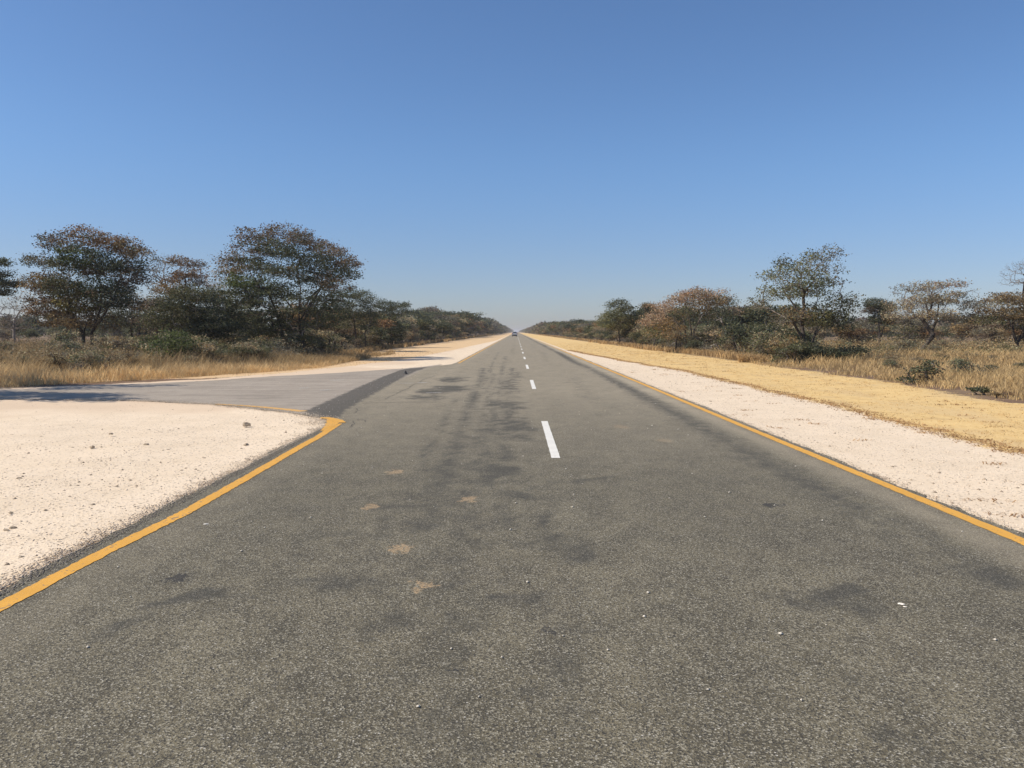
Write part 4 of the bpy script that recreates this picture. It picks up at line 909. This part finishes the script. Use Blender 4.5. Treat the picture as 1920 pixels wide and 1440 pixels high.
# tree lines along both sides of the road, getting taller with distance as seen in the picture
def wall_h(side, Y):
    return 1.08 * float(np.interp(Y, [60, 90, 142, 200, 260, 330, 553], [3.6, 4.0, 4.9, 6.2, 9.2, 8.4, 8.6]) if side < 0 else np.interp(Y, [60, 90, 130, 172, 292, 500], [3.0, 3.6, 4.0, 4.1, 6.2, 6.0]))
WH = {-1: 'in the tree line beyond the sandy bank', 1: 'in the tree line beyond the golden verge'}
GR = {-1: 'trees of the line beyond the sandy bank', 1: 'trees of the line beyond the golden verge'}
for side_ in (-1, 1):
    Y = 84 if side_ < 0 else 88
    while Y < 420:
        for row in range(2 if Y > 200 else 3):
            kind = rr.choice(['green', 'grey', 'brown'], p=[.40, .42, .18]); H = wall_h(side_, Y) * (1 + 0.13 * row) * rr.uniform(.72, 1.12)
            s = max(H / 4.8, 0.75); xx = side_ * (14.3 + 1.2 * s + row * 4.2 * s + rr.uniform(-.6, 1.0)); put(kind, xx, Y + rr.uniform(-2, 2), s * rr.uniform(.95, 1.25), H / 4.7, 'ROW ' + ('front row', 'second row', 'back row')[row], GR[side_]); nT += 1
        Y += 3.6 + Y * 0.014
# fore-bushes at the foot of the lines
for side_ in (-1, 1):
    Y = 60 if side_ < 0 else 62
    while Y < 230:
        kind = rr.choice(['bush_o', 'bush_g', 'bush_d'], p=[.3, .45, .25]); s = rr.uniform(.8, 1.5)
        put(kind, side_ * (12.9 + .8 * s + rr.uniform(-.3, .8)), Y, s, s * rr.uniform(.8, 1.2), 'fronting the tree line ' + ('beyond the sandy bank' if side_ < 0 else 'beyond the golden verge'), 'bushes fronting the tree line ' + ('by the sandy bank' if side_ < 0 else 'by the golden verge')); nB += 1
        Y += 1.6 + Y * 0.022
# near bushes behind the side road (sightings: px range, distance range)
def belt(n, pxr, yr, kinds, sr, where, group):
    global nB
    for _ in range(n):
        for _try in range(20):
            Y = rr.uniform(*yr); px = rr.uniform(*pxr); q = P(px, 650, Y); s = rr.uniform(*sr)
            if q.x > 0 and q.x > np.interp(Y, [20, 27, 60, 134], [12.6, 13.4, 13.6, 13.4]) + 0.9 * s: break
            if q.x < 0 and q.x < np.interp(Y, [28, 34, 38, 48, 64, 85], [-15, -13.6, -12.2, -11.4, -12.2, -13.0]) - 0.8 * s: break
        else: continue
        put(rr.choice(kinds), q.x, Y, s, s * rr.uniform(.8, 1.15), where, group); nB += 1
belt(46, (110, 570), (36, 44), ['bush_o', 'bush_g', 'bush_o'], (.8, 1.2), 'behind the tan grass along the side road', 'bushes behind the side road grass')
belt(30, (-60, 420), (29, 37), ['bush_o', 'bush_g', 'bush_g'], (.55, .85), 'in the brown scrub over the tan grass bank', 'bushes in the brown scrub')
belt(16, (-60, 190), (37, 48), ['bush_g', 'bush_g', 'bush_o'], (.6, .85), 'in the brown scrub over the tan grass bank', 'bushes in the brown scrub')
belt(28, (420, 760), (46, 62), ['bush_g', 'bush_g', 'bush_o'], (.9, 1.35), 'under the tallest tree and the dark green trees', 'bushes under the tallest tree')
belt(12, (540, 600), (38, 44), ['bush_g', 'bush_o'], (.6, .95), 'where the tan grass meets the sandy bank', 'bushes by the sandy bank corner')
belt(14, (700, 790), (64, 84), ['bush_g', 'bush_o', 'bush_d'], (1.1, 1.6), 'at the start of the tree line by the sandy bank', 'bushes at the start of the tree line')
belt(46, (1130, 1480), (62, 88), ['bush_g', 'bush_d', 'bush_o'], (1.1, 1.7), 'crowded under the pink-leaved broad tree', 'bushes under the broad tree')
belt(34, (1240, 1500), (46, 60), ['bush_g', 'bush_o', 'bush_g', 'bush_d'], (.95, 1.6), 'between the broad tree and the sparse tree', 'bushes before the sparse tree')
belt(14, (1390, 1490), (41, 47), ['bush_o', 'bush_g'], (.8, 1.25), 'beside the foot of the sparse tree', 'bushes beside the sparse tree')
belt(16, (1530, 1960), (46, 70), ['bush_g', 'bush_o'], (.45, .85), 'in the tall grass under the leaning tree', 'bushes in the tall grass')
belt(14, (1620, 1960), (33, 44), ['bush_g', 'bush_o'], (.3, .5), 'low in the tan grass before the leaning tree', 'small bushes in the tan grass')
# trees standing far back over the scrub
def far_trees(n, pxr, yr, hr, where, group, kinds=('green', 'grey', 'brown')):
    global nT
    for _ in range(n):
        Y = rr.uniform(*yr); q = P(rr.uniform(*pxr), 640, Y); H = rr.uniform(*hr); s = H / 4.7
        put(rr.choice(list(kinds)), q.x, Y, s * rr.uniform(.9, 1.3), s, where, group); nT += 1
far_trees(34, (-120, 260), (105, 190), (3.0, 5.2), 'far back over the brown scrub', 'far trees over the brown scrub', ('green', 'green', 'grey'))
far_trees(14, (250, 720), (66, 95), (3.6, 5.4), 'behind the dome tree and tallest tree', 'trees behind the tallest tree')
far_trees(30, (1190, 1500), (88, 140), (4.4, 6.0), 'behind the broad and sparse trees', 'trees behind the broad tree', ('green', 'grey', 'grey'))
far_trees(40, (1480, 2050), (95, 190), (3.0, 5.2), 'far back beyond the leaning tree', 'far trees beyond the leaning tree', ('green', 'grey', 'grey', 'brown'))
far_trees(16, (1540, 1960), (72, 95), (2.8, 4.0), 'just behind the leaning tree', 'trees behind the leaning tree', ('grey', 'grey', 'brown'))
print('fillers', nT, nB)
for k in PT:
    for pr in PT[k]:
        for ch in list(pr.children): bpy.data.objects.remove(ch)
        bpy.data.objects.remove(pr)
# the far-off woods that read as one mass
def mass(name, label, pts, H, per, size, pals):
    n = len(pts); r_ = rr; c = []; pw = []
    K = 26
    for (x, y), h in zip(pts, H):
        a = r_.random(K) * 6.28; q = r_.random(K) ** .6; z = 0.12 + .88 * r_.random(K) ** .8; q = q * np.sqrt(np.clip(1.15 - z * z, .08, 1))
        c.append(np.stack([x + np.cos(a) * q * h * .5, y + np.sin(a) * q * h * .5, z * h * .92], 1)); pw.append(np.full(K, PK.index(pals[r_.integers(len(pals))])))
    o = link(name, leaves(np.concatenate(c), per, 0.55, size, np.concatenate(pw), name, .7, r_, 0.8)); return tag(o, label, 'woodland', kind='stuff')
pts = []; H = []
for side_ in (-1, 1):
    Y = 425
    while Y < 4200:
        for row in range(2):
            h = wall_h(side_, Y) * rr.uniform(.8, 1.15); pts.append((side_ * (16 + row * 6 + rr.uniform(-1, 1.5)), Y)); H.append(h)
        Y += 4.5 + (Y - 425) * 0.012
mass('distant_treeline', 'distant tree lines closing in on both sides of the road', pts, H, 14, 0.75, ['olive', 'olive', 'plum', 'grey', 'dark'])
pts = []; H = []
for _ in range(520):
    Y = rr.uniform(190, 520); px = rr.choice([rr.uniform(-150, 420), rr.uniform(1420, 2080)]); q = P(px, 630, Y); pts.append((q.x, Y)); H.append(rr.uniform(4, 6.8))
mass('distant_woods', 'hazy woods along the skyline behind the scrub', pts, H, 12, 0.6, ['dark', 'olive', 'plum', 'grey'])
# reddish scrub that covers the ground
def scrub(name, label, n, pxr, yr, hr, size, pals):
    Y = yr[0] + (yr[1] - yr[0]) * rr.random(n) ** 1.3; px = rr.uniform(*pxr, n); x = np.array([P(a, 650, b).x for a, b in zip(px, Y)])
    ok = np.where(x > 0, x > np.interp(Y, [20, 27, 60, 134], [12.6, 13.4, 13.8, 13.6]) + 0.4, x < np.interp(Y, [28, 34, 38, 48, 64, 85], [-15, -13.6, -12.2, -11.4, -12.4, -13.2]) - 0.4)
    x = x[ok]; Y = Y[ok]; n = len(x)
    h = rr.uniform(*hr, n) * (0.5 + 0.8 * vnoise(x, Y, 3.0, 91)); c = np.stack([x, Y, h * rr.random(n) ** .6], 1)
    pw = np.array([PK.index(p) for p in pals])[np.minimum((vnoise(x, Y, 6.0, 92) * len(pals) + rr.normal(0, .5, n)).clip(0, len(pals) - .01).astype(int), len(pals) - 1)]
    return tag(link(name, leaves(c, 7, .22, size, pw, name, .6, rr)), label, 'scrub', kind='stuff')
scrub('brown_scrub', 'reddish brown knee-high scrub behind the tan grass bank', 9000, (-150, 300), (33, 95), (.4, 1.15), 0.10, ['plum', 'brown', 'tan', 'brown', 'olive'])
scrub('understory_scrub', 'brown-green undergrowth below the tallest trees', 9000, (250, 770), (40, 85), (.4, 1.2), 0.10, ['olive', 'brown', 'tan', 'grey'])
scrub('pale_scrub', 'tan and brown undergrowth under the trees beyond the golden verge', 11000, (1180, 2050), (48, 110), (.35, 1.1), 0.11, ['tan', 'brown', 'grey', 'olive', 'tan'])

# ------------------------------------------------------------------ the car far down the road
def car():
    Yc = 283.0; b = P(964.8, 632, Yc); root = empty('car', (b.x + 0.05, Yc, 0.004)); tag(root, 'silver grey estate car driving away far down the road', 'car')
    paint = simple('silver_paint', (0.42, 0.44, 0.48), 0.3, 0.5, 0.2); dark = simple('dark_trim', (0.02, 0.02, 0.022), 0.6); glass = simple('car_glass', (0.03, 0.035, 0.04), 0.08, 0.6)
    red = simple('tail_lamp_red', (0.45, 0.02, 0.02), 0.25); rim = simple('wheel_metal', (0.5, 0.5, 0.5), 0.3, 0.5, 0.8); rub = simple('tyre_rubber', (0.025, 0.025, 0.025), 0.9); plate = simple('plate_yellow', (0.6, 0.5, 0.1), 0.5)
    import bmesh
    # side profile (y along the road, rear at y=0), narrowed toward the roof
    prof = [(0.05, 0.42), (0.0, 0.62), (0.02, 0.98), (0.10, 1.12), (0.42, 1.68), (0.75, 1.76), (2.2, 1.76), (3.05, 1.18), (4.2, 1.02), (4.5, 0.8), (4.55, 0.42)]
    bm = bmesh.new(); rows = []
    for sx in (-1, -0.55, 0.55, 1):
        row = []
        for (y, z) in prof:
            wz = 0.92 if z < 1.15 else 0.92 - (z - 1.15) * 0.42
            row.append(bm.verts.new((sx * wz, y, z + (0.02 if abs(sx) < 0.9 else 0))))
        rows.append(row)
    for a, c in zip(rows[:-1], rows[1:]):
        for i in range(len(prof)):
            j = (i + 1) % len(prof); bm.faces.new((a[i], a[j], c[j], c[i]))
    bm.faces.new(rows[0][::-1]); bm.faces.new(rows[-1]); bmesh.ops.recalc_face_normals(bm, faces=bm.faces[:])
    bmesh.ops.bevel(bm, geom=bm.edges[:], offset=0.03, segments=2, affect='EDGES')
    me = bpy.data.meshes.new('body'); bm.to_mesh(me); bm.free(); me.materials.append(paint); link('body', me, root)
    # rear window lies on the sloping tailgate
    V = [(-0.70, 0.155, 1.18), (0.70, 0.155, 1.18), (0.60, 0.395, 1.60), (-0.60, 0.395, 1.60)]
    V = [(x, y - 0.035, z + 0.01) for x, y, z in V] + [(x, y + 0.03, z) for x, y, z in V]
    fq = np.array([(0, 1, 2, 3), (7, 6, 5, 4), (0, 4, 5, 1), (1, 5, 6, 2), (2, 6, 7, 3), (3, 7, 4, 0)])
    link('rear_window', raw_mesh('rear_window', V, [fq], glass), root)
    for s in (-1, 1):
        V = [(s * 0.925, 0.55, 1.2), (s * 0.925, 2.85, 1.2), (s * 0.74, 2.2, 1.62), (s * 0.74, 0.75, 1.62)]
        V = V + [(x - s * 0.03, y, z) for x, y, z in V]
        link('side_window', raw_mesh('side_window', V, [fq], glass), root)
        link('tail_light', boxes_mesh('tail_light', [(s * 0.80 - .10, s * 0.80 + .10, -0.03, 0.08, 0.92, 1.12)], red, 0.01), root)
        link('wing_mirror', boxes_mesh('wing_mirror', [(s * 1.0 - .1, s * 1.0 + .1, 2.75, 2.85, 1.1, 1.24)], dark, 0.02), root)
        for yy in (0.85, 3.6):
            for nm, r0, w0, mm in (('wheel', 0.34, 0.22, rub),):
                bm = bmesh.new(); bmesh.ops.create_cone(bm, cap_ends=True, segments=20, radius1=r0, radius2=r0, depth=w0)
                bmesh.ops.rotate(bm, verts=bm.verts, matrix=Matrix.Rotation(R(90), 3, 'Y')); me = bpy.data.meshes.new(nm); bm.to_mesh(me); bm.free(); me.materials.append(mm)
                w = link(nm, me, root); w.location = (s * 0.80, yy, 0.34)
                bm = bmesh.new(); bmesh.ops.create_cone(bm, cap_ends=True, segments=14, radius1=0.2, radius2=0.17, depth=0.02)
                bmesh.ops.rotate(bm, verts=bm.verts, matrix=Matrix.Rotation(R(90), 3, 'Y')); me = bpy.data.meshes.new('rim'); bm.to_mesh(me); bm.free(); me.materials.append(rim)
                k = link('rim', me, w); k.location = (s * 0.118, 0, 0)
    link('bumper', boxes_mesh('bumper', [(-0.88, 0.88, -0.08, 0.12, 0.36, 0.60)], dark, 0.03), root)
    link('number_plate', boxes_mesh('number_plate', [(-0.24, 0.24, -0.02, 0.01, 0.74, 0.85)], plate, 0.004), root)
    link('underside', boxes_mesh('underside', [(-0.78, 0.78, 0.2, 4.3, 0.22, 0.45)], dark, 0.02), root)
car()

# ------------------------------------------------------------------ the thin warm-grey haze
if True:
    t = NT('haze'); v = t.n.new('ShaderNodeVolumePrincipled'); v.inputs['Color'].default_value = (0.93, 0.94, 1.0, 1)
    v.inputs['Density'].default_value = 0.00022; v.inputs['Anisotropy'].default_value = 0.3
    t.l.new(v.outputs[0], t.out.inputs['Volume'])
    hz = link('haze', boxes_mesh('haze', [(-6100, 6100, -3100, 9100, -1.5, 14)], t.m)); hz['kind'] = 'stuff'; hz['label'] = 'thin pale haze hanging over the whole plain'
